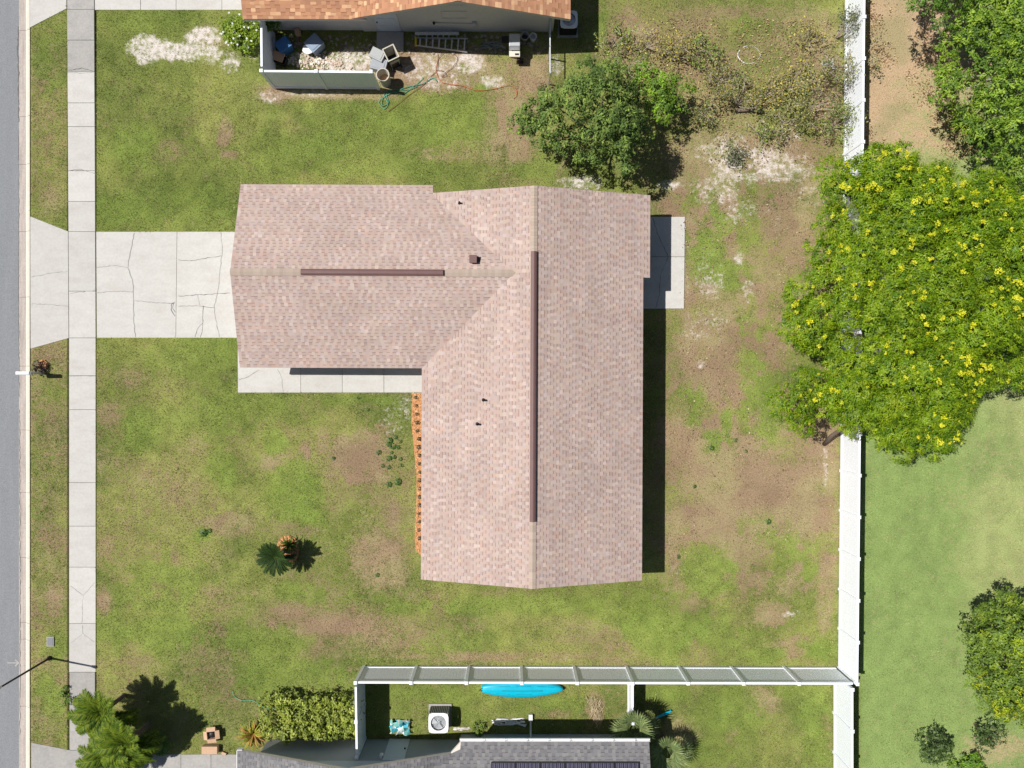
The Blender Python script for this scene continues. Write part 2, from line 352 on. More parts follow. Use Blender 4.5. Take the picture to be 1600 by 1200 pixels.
TR = .05   # edging trench beside the pavement
gx = axis(-23.5, 26, .12, [KERB_R-.03, KERB_R-.01, SIDE_L-TR-.01, SIDE_L-TR, SIDE_R+.035, SIDE_R+.045], [-500,-200,-100,-60,-40,-30,-26,30,40,60,100,200,500])
gy = axis(-20, 20, .12, [], [-500,-200,-100,-60,-40,-30,-24,24,30,40,60,100,200,500])
X, Y = np.meshgrid(gx, gy); xf, yf = X.ravel(), Y.ravel()
LAWN = .0
zf = LAWN + (fbm(xf, yf, .7, 3, 5)-.5)*.016
zf = np.where(xf < KERB_R-.005, -.35, zf)
zf = np.where((xf > SIDE_L-TR-.005) & (xf < SIDE_R+.04), -.08, zf)
cg_, cb_, dry_, sand_, _ = ground_colour(xf, yf)
nx, ny = len(gx), len(gy)
idx = np.arange(nx*ny).reshape(ny, nx)
Fg = np.stack([idx[:-1,:-1], idx[:-1,1:], idx[1:,1:], idx[1:,:-1]], -1).reshape(-1, 4)
me = bpy.data.meshes.new('ground')
me.vertices.add(nx*ny); me.vertices.foreach_set('co', np.stack([xf,yf,zf], -1).astype(np.float32).ravel())
me.loops.add(Fg.size); me.loops.foreach_set('vertex_index', Fg.astype(np.int32).ravel())
me.polygons.add(len(Fg)); me.polygons.foreach_set('loop_start', np.arange(0, Fg.size, 4, dtype=np.int32))
me.update(calc_edges=True)
for nm_, cc_ in (('turf', cg_), ('bare', cb_)):
    a = me.attributes.new(nm_, 'FLOAT_COLOR', 'POINT'); a.data.foreach_set('color', np.concatenate([cc_, np.ones((len(cc_),1))], 1).astype(np.float32).ravel())
for nm_, vv_ in (('dryness', dry_), ('sandiness', sand_)):
    a = me.attributes.new(nm_, 'FLOAT', 'POINT'); a.data.foreach_set('value', vv_.astype(np.float32))
me.materials.append(M['ground'])
ground = tag(link('ground', me), 'patchy lawn and bare sandy soil around the houses', kind='structure')

# ------------------------------------------------------------------ road, kerb, pavement, drives
def crack(pts_px, parent, w=.018, z=.032, m='crack', jit=.02):
    rr = random.Random(int(pts_px[0][0]*7+pts_px[0][1])); pts = [Vector((*P2(*p),0)) for p in pts_px]; fine = []
    for a, b in zip(pts[:-1], pts[1:]):
        n = max(2, int((b-a).length/.12)); d = (b-a).normalized(); nn = Vector((-d.y,d.x,0))
        for i in range(n): fine.append(a.lerp(b, i/n)+nn*rr.uniform(-jit,jit))
    fine.append(pts[-1]); vs = []; fs = []
    for i, p in enumerate(fine):
        d = (fine[min(i+1,len(fine)-1)]-fine[max(i-1,0)]).normalized(); nn = Vector((-d.y,d.x,0)); ww = w*rr.uniform(.35,1.1)*.5
        vs += [(p.x+nn.x*ww,p.y+nn.y*ww,z),(p.x-nn.x*ww,p.y-nn.y*ww,z)]
        if i: fs.append((2*i-2,2*i-1,2*i+1,2*i))
    b = MB(); b.add(vs, fs); return b.build('crack', M[m], parent)
rd = MB(); rd.add([(-60,-200,-.10),(KERB_L+.02,-200,-.10),(KERB_L+.02,200,-.10),(-60,200,-.10)], [(0,1,2,3)])
road = tag(rd.build('road', M['asphalt']), 'grey asphalt street beside the pale concrete kerb', kind='structure')
ar = MB()
def gq(mb, pts, z): mb.add([(*P2(a, b), z) for a, b in pts], [tuple(range(len(pts)))])
gq(ar, [(9,1036),(9,1038),(25,1038),(25,1036)], -.096); gq(ar, [(22,1031),(21,1033),(26,1037.5),(28.5,1037)], -.0955); gq(ar, [(22,1043),(21,1041),(26,1036.5),(28.5,1037)], -.095)
tag(ar.build('arrow_marking', M['old_concrete'], road), 'small white arrow sprayed on the asphalt')
for pts_, w_ in (([(26.5,40),(25.5,80),(27,112),(26.5,140),(27.2,190)],.07),([(27,200),(27.4,330),(27,470),(28,620)],.03),([(28.6,640),(29,800),(29.3,960),(29,1150)],.03)): crack(pts_, road, w_, z=-.094)
kb = MB(); kb.box(KERB_L, KERB_R, -40, 40, -.5, -.14)
kerb = tag(kb.build('kerb', M['joint']), 'pale concrete kerb with stained gutter pan', kind='structure')
kj = [-260,-160,-60,46,181,256,361,464,572,672,770,872,974,1000,1105,1210,1310,1410]
for i in range(len(kj)-1):
    y0, y1 = (600-kj[i])/PPM-.006, (600-kj[i+1])/PPM+.006
    xm = KERB_L + .32; jit = random.uniform(-.006,.006)
    m = MB(); m.add([(KERB_L,y1,-.096),(xm,y1,-.115),(xm,y0,-.115),(KERB_L,y0,-.096),(KERB_L,y1,-.3),(xm,y1,-.3),(xm,y0,-.3),(KERB_L,y0,-.3)],
                    [(0,1,2,3),(0,4,5,1),(2,6,7,3),(1,5,6,2),(3,7,4,0)])
    m.build('gutter_slab', M['gutter_pan'], kerb)
    m = MB(); prof = [(xm+.004,-.3),(xm+.004,-.112),(xm+.10,-.06),(xm+.15,.025+jit),(KERB_R,.03+jit),(KERB_R,-.3)]
    n = len(prof)
    m.add([(p[0],y1,p[1]) for p in prof]+[(p[0],y0,p[1]) for p in prof], [(k,(k+1)%n,n+(k+1)%n,n+k) for k in range(n)]+[tuple(range(n-1,-1,-1)),tuple(range(n,2*n))])
    m.build('kerb_slab', M['kerb_top'], kerb)

def slab(poly_px, parent, m, z1=.025, z0=-.07, gap=.008, name='slab'):
    pts = [P2(*p) for p in poly_px]; cx = sum(p[0] for p in pts)/len(pts); cy = sum(p[1] for p in pts)/len(pts)
    q = []
    for x, y in pts:
        dx, dy = x-cx, y-cy
        q.append((x-math.copysign(min(gap,abs(dx)),dx), y-math.copysign(min(gap,abs(dy)),dy)))
    HARD.append(pts)
    b = MB(); b.prism(q, z0, z1 + random.uniform(-.003,.003)); return b.build(name, m, parent, bevel=.006)
sw = MB(); sw.box(SIDE_L+.02, SIDE_R-.02, -40, 40, -.4, -.075)
side = tag(sw.build('pavement', M['joint']), 'pale concrete footpath of square slabs along the street', kind='structure')
def sx(py): return (105+3.2*min(1,max(0,py)/520), 147.5+2.6*min(1,max(0,py)/520))
sj = [(-200,0),(-90,0),(-40,0),(15,0),(63,0),(112,0),(161,1),(198,1),(267,1),(315,1),(362,1),(455,1),(528,1),(587,1),(640,1),(754,1),(822,1),(886,1),(974,1),(1050,1)]
for i in range(len(sj)-1):
    a, b = sj[i][0], sj[i+1][0]; l0, r0 = sx(a); l1, r1 = sx(b)
    slab([(l0,a),(r0,a),(r1,b),(l1,b)], side, M['concrete'] if sj[i+1][1] or a >= 161 else M['old_concrete'])
for a, b in ((1050,1110),(1110,1172),(1172,1260),(1260,1400)):
    slab([(109,a),(149,a),(149,b),(109,b)], side, M['old_concrete'])
crack([(110,505+410),(130,930),(149,910)], side, .012, m='crack_soft'); crack([(130,930),(128,974)], side, .012, m='crack_soft')
crack([(110,1005),(130,990),(148,1003)], side, .012, m='crack_soft'); crack([(129,976),(130,990)], side, .012, m='crack_soft')
crack([(107,110),(128,107),(147,112)], side, .03); crack([(107,114),(130,115),(147,113)], side, .02); crack([(108,267),(125,265),(148,271)], side, .022); crack([(108,589),(130,587),(150,588)], side, .02, m='crack_soft')
dv = MB(); dv.prism([P2(48,340),P2(104,362),P2(104,527),P2(48,543)], -.3, -.072); dv.prism([P2(151.5,363.5),P2(420,363.5),P2(420,526),P2(151.5,526)], -.3, -.072)
drive = tag(dv.build('driveway', M['joint']), 'cracked pale concrete driveway leading to the brown roofed house', kind='structure')
slab([(47.5,338),(107,361.5),(108,528.5),(48,545)], drive, M['concrete'], z1=.027)
slab([(150.5,362),(277,362),(275,528),(151.5,528)], drive, M['concrete'])
slab([(277,362),(425,362),(425,528),(275,528)], drive, M['concrete'])
for c, w, m in (([(49,433),(80,427),(106,424)],.024,'crack_soft'),([(50,475),(80,476),(107,479)],.03,'crack_soft'),([(110,458),(130,456),(148,454)],.026,'crack_soft'),
    ([(151,418),(180,415),(200,418),(203,400),(210,364)],.026,'crack_soft'),([(200,418),(208,440),(209,480),(210,505),(212,527)],.03,'crack_soft'),([(151,458),(180,455),(208,456)],.026,'crack_soft'),
    ([(212,470),(245,473),(274,474)],.016,'crack'),([(274,472),(268,476),(268,484),(274,494)],.022,'crack'),([(271,474),(270,482),(274,488)],.016,'crack'),
    ([(279,406),(300,408),(325,403),(346,400)],.02,'crack'),([(345,363),(348,390),(344,425),(341,455),(335,480),(338,500),(343,527)],.026,'crack_soft'),
    ([(279,463),(310,461),(360,458)],.024,'crack'),([(279,479),(310,478),(335,481)],.018,'crack'),([(318,478),(317,505),(308,515),(305,527)],.02,'crack'),([(317,505),(316,520),(313,527)],.016,'crack'),([(309,460),(313,478)],.016,'crack_soft')):
    crack(c, drive, w*1.25, m=m, z=.034)
wk = MB(); wk.prism([P2(374,530),P2(400,530),P2(400,560),P2(665,560),P2(665,611),P2(374,611)], -.3, -.072)
walk = tag(wk.build('front_walk', M['joint']), 'concrete front walk under the eave of the garage wing', kind='structure')
slab([(371.5,530),(410,530),(410,560),(470,560),(470,613.5),(372,613.5)], walk, M['concrete'], gap=.004)
slab([(470,560),(535,560),(535,613.5),(470,613.5)], walk, M['concrete']); slab([(535,560),(600,560),(600,613.5),(535,613.5)], walk, M['concrete']); slab([(600,560),(668,560),(668,613.5),(600,613.5)], walk, M['concrete'])
crack([(373,594),(390,588),(405,578)], walk, .02); crack([(434,577),(440,590),(443,612)], walk, .022, m='crack_soft')
pt = MB(); pt.prism([P2(962,340),P2(1068,340),P2(1067,481),P2(962,481)], -.3, -.072)
patio = tag(pt.build('patio', M['joint']), 'concrete patio slab behind the brown roofed house', kind='structure')
slab([(960,339),(1070,339),(1069.5,401.5),(960,401.5)], patio, M['concrete'], z1=.05); slab([(960,401.5),(1069.5,401.5),(1068.5,482.5),(960,482.5)], patio, M['concrete'], z1=.05)
crack([(1020,341),(1027,365),(1043,400)], patio, .03, z=.056); crack([(1043,402),(1032,430),(1030,460),(1024,481)], patio, .024, z=.056)
nd = MB(); nd.prism([P2(48,-40),P2(102,-40),P2(102,12),P2(48,42)], -.3, -.072); nd.prism([P2(150,-180),P2(420,-180),P2(420,14),P2(150,14)], -.3, -.072)
ndrive = tag(nd.build('driveway', M['joint']), 'concrete driveway leading to the orange shingled house', kind='structure')
slab([(46,-160),(104.5,-140),(104.5,14),(46,44)], ndrive, M['concrete'])
for a, b in ((148.5,220),(220,275.5),(275.5,347),(347,420)): slab([(a,-180),(b,-180),(b,16),(a,16)], ndrive, M['concrete'])
so = MB(); so.prism([P2(50,1163),P2(110,1174),P2(110,1300),P2(50,1300)], -.3, -.072); so.prism([P2(149,1180),P2(420,1180),P2(420,1330),P2(149,1330)], -.3, -.072)
sdrive = tag(so.build('driveway', M['joint']), 'stained grey driveway beside the palm clump', kind='structure')
slab([(49,1160),(111.5,1172),(111.5,1310),(49,1310)], sdrive, M['old_concrete'])
for a, b in ((147,283),(283,330),(330,425)): slab([(a,1178+random.uniform(-2,2)),(b,1178),(b,1330),(a,1330)], sdrive, M['old_concrete'])

# ------------------------------------------------------------------ shingled roofs
def scan(poly, b):
    xs = []; n = len(poly)
    for i in range(n):
        (a0,b0),(a1,b1) = poly[i], poly[(i+1)%n]
        if (b0 <= b < b1) or (b1 <= b < b0): xs.append(a0+(a1-a0)*(b-b0)/(b1-b0))
    return (min(xs), max(xs)) if len(xs) >= 2 else None
EXPO = .143
def shingle_plane(o, u, v, poly, palette, rr, store, tabw=(.12,.175), band=.9, b0=0.0):
    """o eave origin, u along the eave, v up the slope; poly in (u,v) metres"""
    o, u, v = Vector(o), Vector(u).normalized(), Vector(v).normalized(); n = u.cross(v)
    if n.z < 0: n = -n
    V, F, COL = store; bmin = min(p[1] for p in poly); bmax = max(p[1] for p in poly); b = bmin; row = 0
    def q(a, bb, h): p = o+u*a+v*bb+n*h; return (p.x,p.y,p.z)
    while b < bmax-.02:
        e = min(EXPO, bmax-b); s0 = scan(poly, b+1e-4); s1 = scan(poly, b+e-1e-4)
        if not s0 or not s1: b += e; continue
        a = s0[0]; first = True; hi = rr.random() < .5
        while a < s0[1]-1e-3:
            w = rr.uniform(*tabw); a2 = min(a+w, s0[1])
            if s0[1]-a2 < .05: a2 = s0[1]
            al = s1[0] if first else min(max(a,s1[0]),s1[1]); ar_ = s1[1] if a2 >= s0[1]-1e-6 else max(min(a2,s1[1]),s1[0])
            h = .006 if hi else .0035
            c = palette[rr.choices(range(len(palette)), [p[1] for p in palette])[0]][0]; f = rr.uniform(.96,1.04)*(1.06 if hi else .97)*(.93+.14*float(vnoise(np.array(a*.9+7*len(palette)),np.array(b*2.5),3)))
            c = (c[0]*f, c[1]*f, c[2]*f)
            k = len(V); V.extend([q(a,b,h), q(a2,b,h), q(ar_,b+e,.0015), q(al,b+e,.0015), q(a,b,0), q(a2,b,0)])
            F.extend([(k,k+1,k+2,k+3),(k+4,k+5,k+1,k)]); COL.extend([c, c])
            if hi is False and rr.random() < band and e > .1:      # dark granule band printed under a thick tab
                k = len(V); t = .032; f0 = 1-t/e
                V.extend([q(a+(al-a)*f0,b+e-t,.0042), q(a2+(ar_-a2)*f0,b+e-t,.0042), q(ar_,b+e,.0042), q(al,b+e,.0042)])
                F.append((k,k+1,k+2,k+3)); COL.append((c[0]*.70,c[1]*.63,c[2]*.62))
            a = a2; first = False; hi = not hi if rr.random() < .96 else hi
        b += e; row += 1
def mk_store(): return ([], [], [])
def shingle_obj(store, parent, name='shingles'):
    V = np.array(store[0], dtype=np.float32) - np.array(parent_loc(parent), dtype=np.float32)
    o = np_obj(name, V, store[1], M['shingle'], parent, (0,0,0), np.array(store[2]))
    o['kind'] = 'stuff'; return o
def deck(mb, pts3, t=.15):
    pts3 = [(p[0],p[1],p[2]-.022) for p in pts3]
    """roof board: polygon of 3D points thickened downward"""
    n = len(pts3); a = sum(pts3[i][0]*pts3[(i+1)%n][1]-pts3[(i+1)%n][0]*pts3[i][1] for i in range(n))
    if a < 0: pts3 = pts3[::-1]
    mb.add(list(pts3)+[(p[0],p[1],p[2]-t) for p in pts3], [tuple(range(n)), tuple(range(2*n-1,n-1,-1))]+[(i,n+i,n+(i+1)%n,(i+1)%n) for i in range(n)])
def ridge_caps(p0, p1, parent, cols, rr, w=.15, drop=.29):
    p0, p1 = Vector(p0), Vector(p1); d = (p1-p0); L_ = d.length; d.normalize(); s = Vector((-d.y,d.x,0)); m = MB(); t = 0
    while t < L_-.02:
        e = min(.14, L_-t); a = p0+d*t; b = p0+d*(t+e); c = rr.choice(cols); f = rr.uniform(.94,1.06); c = tuple(x*f for x in c)
        z0, z1 = .034, .022
        m.add([tuple(a+s*w+Vector((0,0,z0-w*drop))), tuple(a+Vector((0,0,z0))), tuple(a-s*w+Vector((0,0,z0-w*drop))), tuple(b+s*w+Vector((0,0,z1-w*drop))), tuple(b+Vector((0,0,z1))), tuple(b-s*w+Vector((0,0,z1-w*drop)))],
              [(0,1,4,3),(1,2,5,4)], c); t += e
    o = m.build('ridge_cap', M['shingle'], parent); o['kind'] = 'stuff'; return o

PITCH = .28; EAVE = 2.45
CS = math.sqrt(1+PITCH**2)
# --- the main L-shaped house
house = thing('house', 'L-shaped house with pinkish brown shingle roof and long brown ridge vents', 'house', (.9, 0, 0), -.0045)
HX0, HX1, RX = -3.96, 5.74, .89
HY0, HY1 = -8.60, 8.33
WX0, WY0, WY1 = -11.95, .67, 8.71; WRY = (WY0+WY1)/2; WRZ = EAVE+(WRY-WY0)*PITCH; RZ = EAVE+(RX-HX0)*PITCH
AX = HX0+(WRY-WY0)       # where the wing ridge dies into the main slope
EXT = .31; EXY = 4.70
ze = lambda x: EAVE+(x-HX0)*PITCH
dk = MB()
deck(dk, [(RX,HY0,RZ),(HX1,HY0,EAVE),(HX1,HY1,EAVE),(RX,HY1,RZ)]); deck(dk, [(RX,HY0,RZ),(RX,HY1,RZ),(HX0,HY1,EAVE),(HX0,HY0,EAVE)])
deck(dk, [(HX1-.01,EXY,EAVE+.0029),(HX1+EXT,EXY,EAVE-EXT*PITCH),(HX1+EXT,HY1-.003,EAVE-EXT*PITCH),(HX1-.01,HY1-.003,EAVE+.0029)], .13)
deck(dk, [(WX0,WRY,WRZ),(WX0,WY0,EAVE),(HX0+.02,WY0,EAVE),(AX,WRY,WRZ)]); deck(dk, [(WX0,WRY,WRZ),(AX,WRY,WRZ),(-3.5,HY1+.02,EAVE+.11),(-3.5,WY1,EAVE),(WX0,WY1,EAVE)])
roof = dk.build('roof', M['fascia'], house)
main_pal = [((.410,.310,.274),3),((.397,.312,.284),3),((.416,.324,.272),2.5),((.452,.360,.320),1.4),((.378,.286,.258),1.6),((.422,.300,.254),1.2),((.418,.338,.312),1.4)]
rr = random.Random(3)
st = mk_store()
sl = (RX-HX0)*CS
shingle_plane((HX1,HY0,EAVE), (0,1,0), (-1,0,PITCH), [(0,0),(HY1-HY0,0),(HY1-HY0,sl),(0,sl)], main_pal, rr, st)
shingle_plane((HX1+EXT,EXY,EAVE-EXT*PITCH), (0,1,0), (-1,0,PITCH), [(0,0),(HY1-EXY,0),(HY1-EXY,EXT*CS),(0,EXT*CS)], main_pal, rr, st)
# west slope south of the wing, then north of it
wv = (WRY-WY0)*CS
shingle_plane((HX0,HY0,EAVE), (0,1,0), (1,0,PITCH), [(0,0),(WY0-HY0,0),(WRY-HY0,wv),(WRY-HY0,sl),(0,sl)], main_pal, rr, st)
t0 = (HY1-WRY); bx = (AX-t0-HX0)*CS
shingle_plane((HX0,WRY,EAVE), (0,1,0), (1,0,PITCH), [(t0,bx),(t0,sl),(0,sl),(0,wv)], main_pal, rr, st)
shingle_plane((WX0,WY0,EAVE), (1,0,0), (0,1,PITCH), [(0,0),(HX0-WX0,0),(AX-WX0,wv),(0,wv)], main_pal, rr, st)
shingle_plane((WX0,WY1,EAVE), (1,0,0), (0,-1,PITCH), [(0,0),(-3.5-WX0,0),(-3.5-WX0,.38*CS),(AX-WX0,wv),(0,wv)], main_pal, rr, st)
shingle_obj(st, roof)
capc = [(.40,.318,.258),(.385,.31,.255),(.415,.335,.275)]
ridge_caps((RX,HY0,RZ), (RX,HY1,RZ), roof, capc, rr); ridge_caps((WX0,WRY,WRZ), (AX+.1,WRY,WRZ), roof, capc, rr)
def ridge_vent(p0, p1, parent):
    p0, p1 = Vector(p0), Vector(p1); d = (p1-p0).normalized(); s = Vector((-d.y,d.x,0)); prof = [(.125,-.02),(.125,.05),(.06,.085),(0,.095),(-.06,.085),(-.125,.05),(-.125,-.02)]
    vs = [tuple(p+s*a+Vector((0,0,b))) for p in (p0,p1) for a,b in prof]; n = len(prof)
    m = MB(); m.add(vs, [(k,k+1,n+k+1,n+k) for k in range(n-1)]+[tuple(range(n-1,-1,-1)),tuple(range(n,2*n))])
    L_ = (p1-p0).length; k = 1
    while k*2.44 < L_:
        c = p0+d*(k*2.44); m.add([tuple(c+s*a*1.04+d*e+Vector((0,0,b+.006))) for e in (-.03,.03) for a,b in prof], [(j,j+1,n+j+1,n+j) for j in range(n-1)]); k += 1
    return m.build('ridge_vent', M['brown_metal'], parent)
kz = lambda z: (H-z)/H/PPM
ridge_vent((RX,(600-393)*kz(RZ),RZ+.03), (RX,(600-815)*kz(RZ),RZ+.03), roof)
ridge_vent(((470-800)*kz(WRZ),WRY,WRZ+.03), ((692-800)*kz(WRZ),WRY,WRZ+.03), roof)
# small roof vents
bvx, bvy = P2(740,406,3.5); bz = EAVE+(WY1-bvy)*PITCH
m = MB(); m.lathe((bvx+.09,bvy,bz-.03), [(.17,0),(.17,.06)], 14); m.cbox((bvx-.03,bvy,bz+.13), (.30,.30,.22)); m.box(bvx-.20,bvx+.12,bvy-.17,bvy+.17,bz+.24,bz+.26)
m.build('roof_vent', M['brown_metal'], roof, bevel=.02)
for px, py in ((746.5,662.5),(756,625)):
    x, y = P2(px, py, 3.0); z = ze(x); m = MB(); m.lathe((x,y,z-.03), [(.09,0),(.07,.06),(.045,.07),(.045,.30),(.032,.30),(.032,.2)], 10); m.build('vent_pipe', M['black'], roof)
x, y = P2(717,319,2.8); z = ze(x)
m = MB(); m.lathe((x,y,z-.03), [(.08,0),(.06,.06),(.04,.07),(.04,.24),(.028,.24),(.028,.15)], 10); m.build('vent_pipe', M['black'], roof)
# walls
m = MB(); wx0, wx1, wy0, wy1 = HX0+.55, HX1-.55, HY0+.4, HY1-.4
m.box(wx0,wx1,wy0,wy1,0,2.36)
for yy in (wy0+.01, wy1-.16): m.add([(wx0,yy,2.3),(wx1,yy,2.3),(RX,yy,RZ-.22),(wx0,yy+.15,2.3),(wx1,yy+.15,2.3),(RX,yy+.15,RZ-.22)], [(0,1,2),(5,4,3),(0,2,5,3),(1,4,5,2)])
m.box(WX0+.55,wx0-.003,WY0+.55,WY1-.55,0,2.36)
m.add([(WX0+.56,WY0+.55,2.3),(WX0+.56,WY1-.55,2.3),(WX0+.56,WRY,WRZ-.25),(WX0+.75,WY0+.55,2.3),(WX0+.75,WY1-.55,2.3),(WX0+.75,WRY,WRZ-.25)], [(0,2,1),(3,4,5),(0,3,5,2),(1,2,5,4)])
walls = m.build('wall', M['wall_main'], house)
gx0 = WX0+.55
m = MB(); [m.box(gx0-.04,gx0-.004,WRY-2.45,WRY+2.45,.05+i*.53,.05+i*.53+.51) for i in range(4)]; m.build('garage_door', M['white'], house)
def wall_window(parent, x, y, axis_, w, z0, z1, out):
    f = MB(); g = MB()
    if axis_ == 'x':
        f.box(x-w/2-.06,x+w/2+.06,min(y,y+out*.05),max(y,y+out*.05),z0-.06,z0); f.box(x-w/2-.06,x+w/2+.06,min(y,y+out*.05),max(y,y+out*.05),z1,z1+.06)
        for xx in (x-w/2-.06,x-.03,x+w/2): f.box(xx,xx+.06,min(y,y+out*.045),max(y,y+out*.045),z0,z1)
        g.box(x-w/2,x+w/2,min(y+out*.004,y+out*.02),max(y+out*.004,y+out*.02),z0,z1)
    else:
        f.box(min(x,x+out*.05),max(x,x+out*.05),y-w/2-.06,y+w/2+.06,z0-.06,z0); f.box(min(x,x+out*.05),max(x,x+out*.05),y-w/2-.06,y+w/2+.06,z1,z1+.06)
        for yy in (y-w/2-.06,y-.03,y+w/2): f.box(min(x,x+out*.045),max(x,x+out*.045),yy,yy+.06,z0,z1)
        g.box(min(x+out*.004,x+out*.02),max(x+out*.004,x+out*.02),y-w/2,y+w/2,z0,z1)
    o = f.build('window', M['white'], parent); g.build('pane', M['dark_glass'], o)
for yy in (-6.6,-3.6,-1.0): wall_window(house, wx0, yy, 'y', 1.5, .9, 2.0, -1)
for yy in (-6.4,-2.6,1.2): wall_window(house, wx1, yy, 'y', 1.5, .9, 2.0, 1)
wall_window(house, 1.0, wy0, 'x', 1.5, .9, 2.0, -1); wall_window(house, -8, WY1-.55, 'x', 1.2, 1.0, 2.0, 1)
m = MB(); m.box(wx1+.004,wx1+.05,5.0,6.8,.06,2.1); m.build('patio_door', M['dark_glass'], house)
m = MB(); m.box(-5.2,-4.25,WY0+.5,WY0+.546,.06,2.1); m.build('front_door', M['door_white'], house)

# --- north neighbour, orange shingles
PITCH = .30; CS = math.sqrt(1+PITCH**2)
nh = thing('house', 'orange brown shingled house with beige gable wall and junk-filled side yard', 'house', (-3,22,0), -.002)
NR, NL, NRT, NY = -2.28, -7.14, 2.58, 16.02
dk = MB(); nz = EAVE+(NR-NL)*PITCH
deck(dk, [(NR,NY,nz),(NRT,NY,EAVE),(NRT,32,EAVE),(NR,32,nz)]); deck(dk, [(NR,NY,nz),(NR,32,nz),(NL,32,EAVE),(NL,NY,EAVE)])
NWY = 16.0; NWX = -11.80; nwb = 4.2
deck(dk, [(NWX,NWY,EAVE-.002),(-6.40,NWY,EAVE-.002),(-6.40,NWY+.74,EAVE+.74*PITCH),(NL+nwb,NWY+nwb,EAVE+nwb*PITCH),(NWX,NWY+nwb,EAVE+nwb*PITCH)], .14)
deck(dk, [(NWX,NWY+nwb,EAVE+nwb*PITCH),(-6.40,NWY+nwb,EAVE+nwb*PITCH),(-6.40,NWY+2*nwb,EAVE-.002),(NWX,NWY+2*nwb,EAVE-.002)], .14)
nroof = dk.build('roof', M['fascia'], nh)
orange_pal = [((.42,.215,.125),3),((.39,.20,.115),3),((.45,.235,.13),2),((.55,.33,.19),1.5),((.37,.19,.115),1.5),((.58,.37,.21),.5)]
st = mk_store(); rr = random.Random(5); nsl = (NR-NL)*CS
shingle_plane((NRT,NY,EAVE), (0,1,0), (-1,0,PITCH), [(0,0),(6,0),(6,nsl),(0,nsl)], orange_pal, rr, st, tabw=(.16,.26), band=.6)
shingle_plane((NL,NY,EAVE), (0,1,0), (1,0,PITCH), [(0,0),(6,0),(6,nsl),(0,nsl)], orange_pal, rr, st, tabw=(.16,.26), band=.6)
shingle_plane((NWX,NWY,EAVE+.01), (1,0,0), (0,1,PITCH), [(0,0),(5.40,0),(5.40,.74*CS),(NL-NWX+nwb,nwb*CS),(0,nwb*CS)], orange_pal, rr, st, tabw=(.16,.26), band=.6)
shingle_obj(st, nroof); ridge_caps((NR,NY,nz),(NR,26,nz), nroof, [(.45,.25,.15),(.40,.22,.13)], rr)
m = MB(); NWALL = 16.68
m.box(-7.0,1.95,NWALL,30,0,2.36); m.add([(-7.0,NWALL+.01,2.3),(1.95,NWALL+.01,2.3),(NR,NWALL+.01,nz-.2),(-7.0,NWALL+.2,2.3),(1.95,NWALL+.2,2.3),(NR,NWALL+.2,nz-.2)], [(0,1,2),(5,4,3),(0,2,5,3),(1,4,5,2)])
m.box(-11.35,-7.003,NWALL+.06,24,0,2.36)
m.build('wall', M['wall_beige'], nh)
dx0, dx1 = (593-800)/PPM, (628-800)/PPM
m = MB(); m.box(dx0,dx1,NWALL-.04,NWALL-.003,.04,2.08)
d = m.build('door', M['door_white'], nh)
m = MB()
for r in range(3):
    for c_ in range(2): m.box(dx0+.12+c_*.46,dx0+.12+c_*.46+.34,NWALL-.055,NWALL-.041,.18+r*.63,.18+r*.63+.5)
m.build('panel', M['door_white'], d); m = MB(); m.tube([(dx0+.08,NWALL-.05,1.0),(dx0+.08,NWALL-.10,1.0)],.03,8); m.build('handle', M['black'], d)
m = MB(); m.box(dx0-.1,dx1+.1,NWALL-.95,NWALL-.06,.03,.12); m.build('door_step', M['old_concrete'], nh)
hx = (690-800)/PPM/1.06; m = MB()
for a in ((hx-.02,hx+1.1,1.85,1.87),(hx-.02,hx+1.1,1.25,1.27)): m.box(a[0],a[1],NWALL-.02,NWALL-.003,a[2],a[3])
m.box(hx-.04,hx-.021,NWALL-.02,NWALL-.003,1.25,1.87); m.box(hx+1.101,hx+1.12,NWALL-.02,NWALL-.003,1.25,1.87); m.build('hatch_trim', M['wall_beige'], nh)
m = MB(); x0 = (678-800)/PPM/1.03; x1 = (738-800)/PPM/1.03
m.tube([(x0,NWALL-.03,.86),(x1,NWALL-.03,.80)],.02,6); m.build('conduit', M['galv'], nh); m = MB(); m.box(x1,x1+.2,NWALL-.14,NWALL-.003,.62,.98); m.build('meter_box', M['galv'], nh, bevel=.01)
m = MB(); m.lathe((x0,NWALL-.06,.85),[(.02,0),(.06,.02),(.06,.10),(.02,.12)],8); m.build('hose_bib', M['black'], nh)
m = MB(); m.box(NR-.12,NR-.0,NWALL-.16,NWALL-.003,nz-.62,nz-.5); m.build('flood_lamp', M['black'], nh)

# --- south neighbour, grey shingles
PITCH = .31; CS = math.sqrt(1+PITCH**2)
sh = thing('house', 'grey shingled house with solar panels and grey walls', 'house', (-3,-22,0))
SGX, SGL, SGR, SGY = -6.93, -12.10, -2.20, -16.15
SEY, SE0, SE1, SRY = -15.72, -2.25, 6.02, -20.6
sz = EAVE+(SGR-SGX)*PITCH; szl = sz-(SGX-SGL)*PITCH; srz = EAVE+(SEY-SRY)*PITCH
dk = MB()
deck(dk, [(SGX,SGY,sz),(SGX,-32,sz),(SGL,-32,szl),(SGL,SGY,szl)]); deck(dk, [(SGX,SGY,sz),(SGR,SGY,EAVE),(SGR,-32,EAVE),(SGX,-32,sz)])
deck(dk, [(SE0,SEY,EAVE),(SE1,SEY,EAVE),(SE1,SRY,srz),(SGX+.3,SRY,srz),(SE0-.43,SEY-.43,EAVE+.12)]); deck(dk, [(SE1,SRY,srz),(SE1,SRY-5,EAVE),(SGX+.3,SRY-5,EAVE),(SGX+.3,SRY,srz)])
sroof = dk.build('roof', M['fascia'], sh)
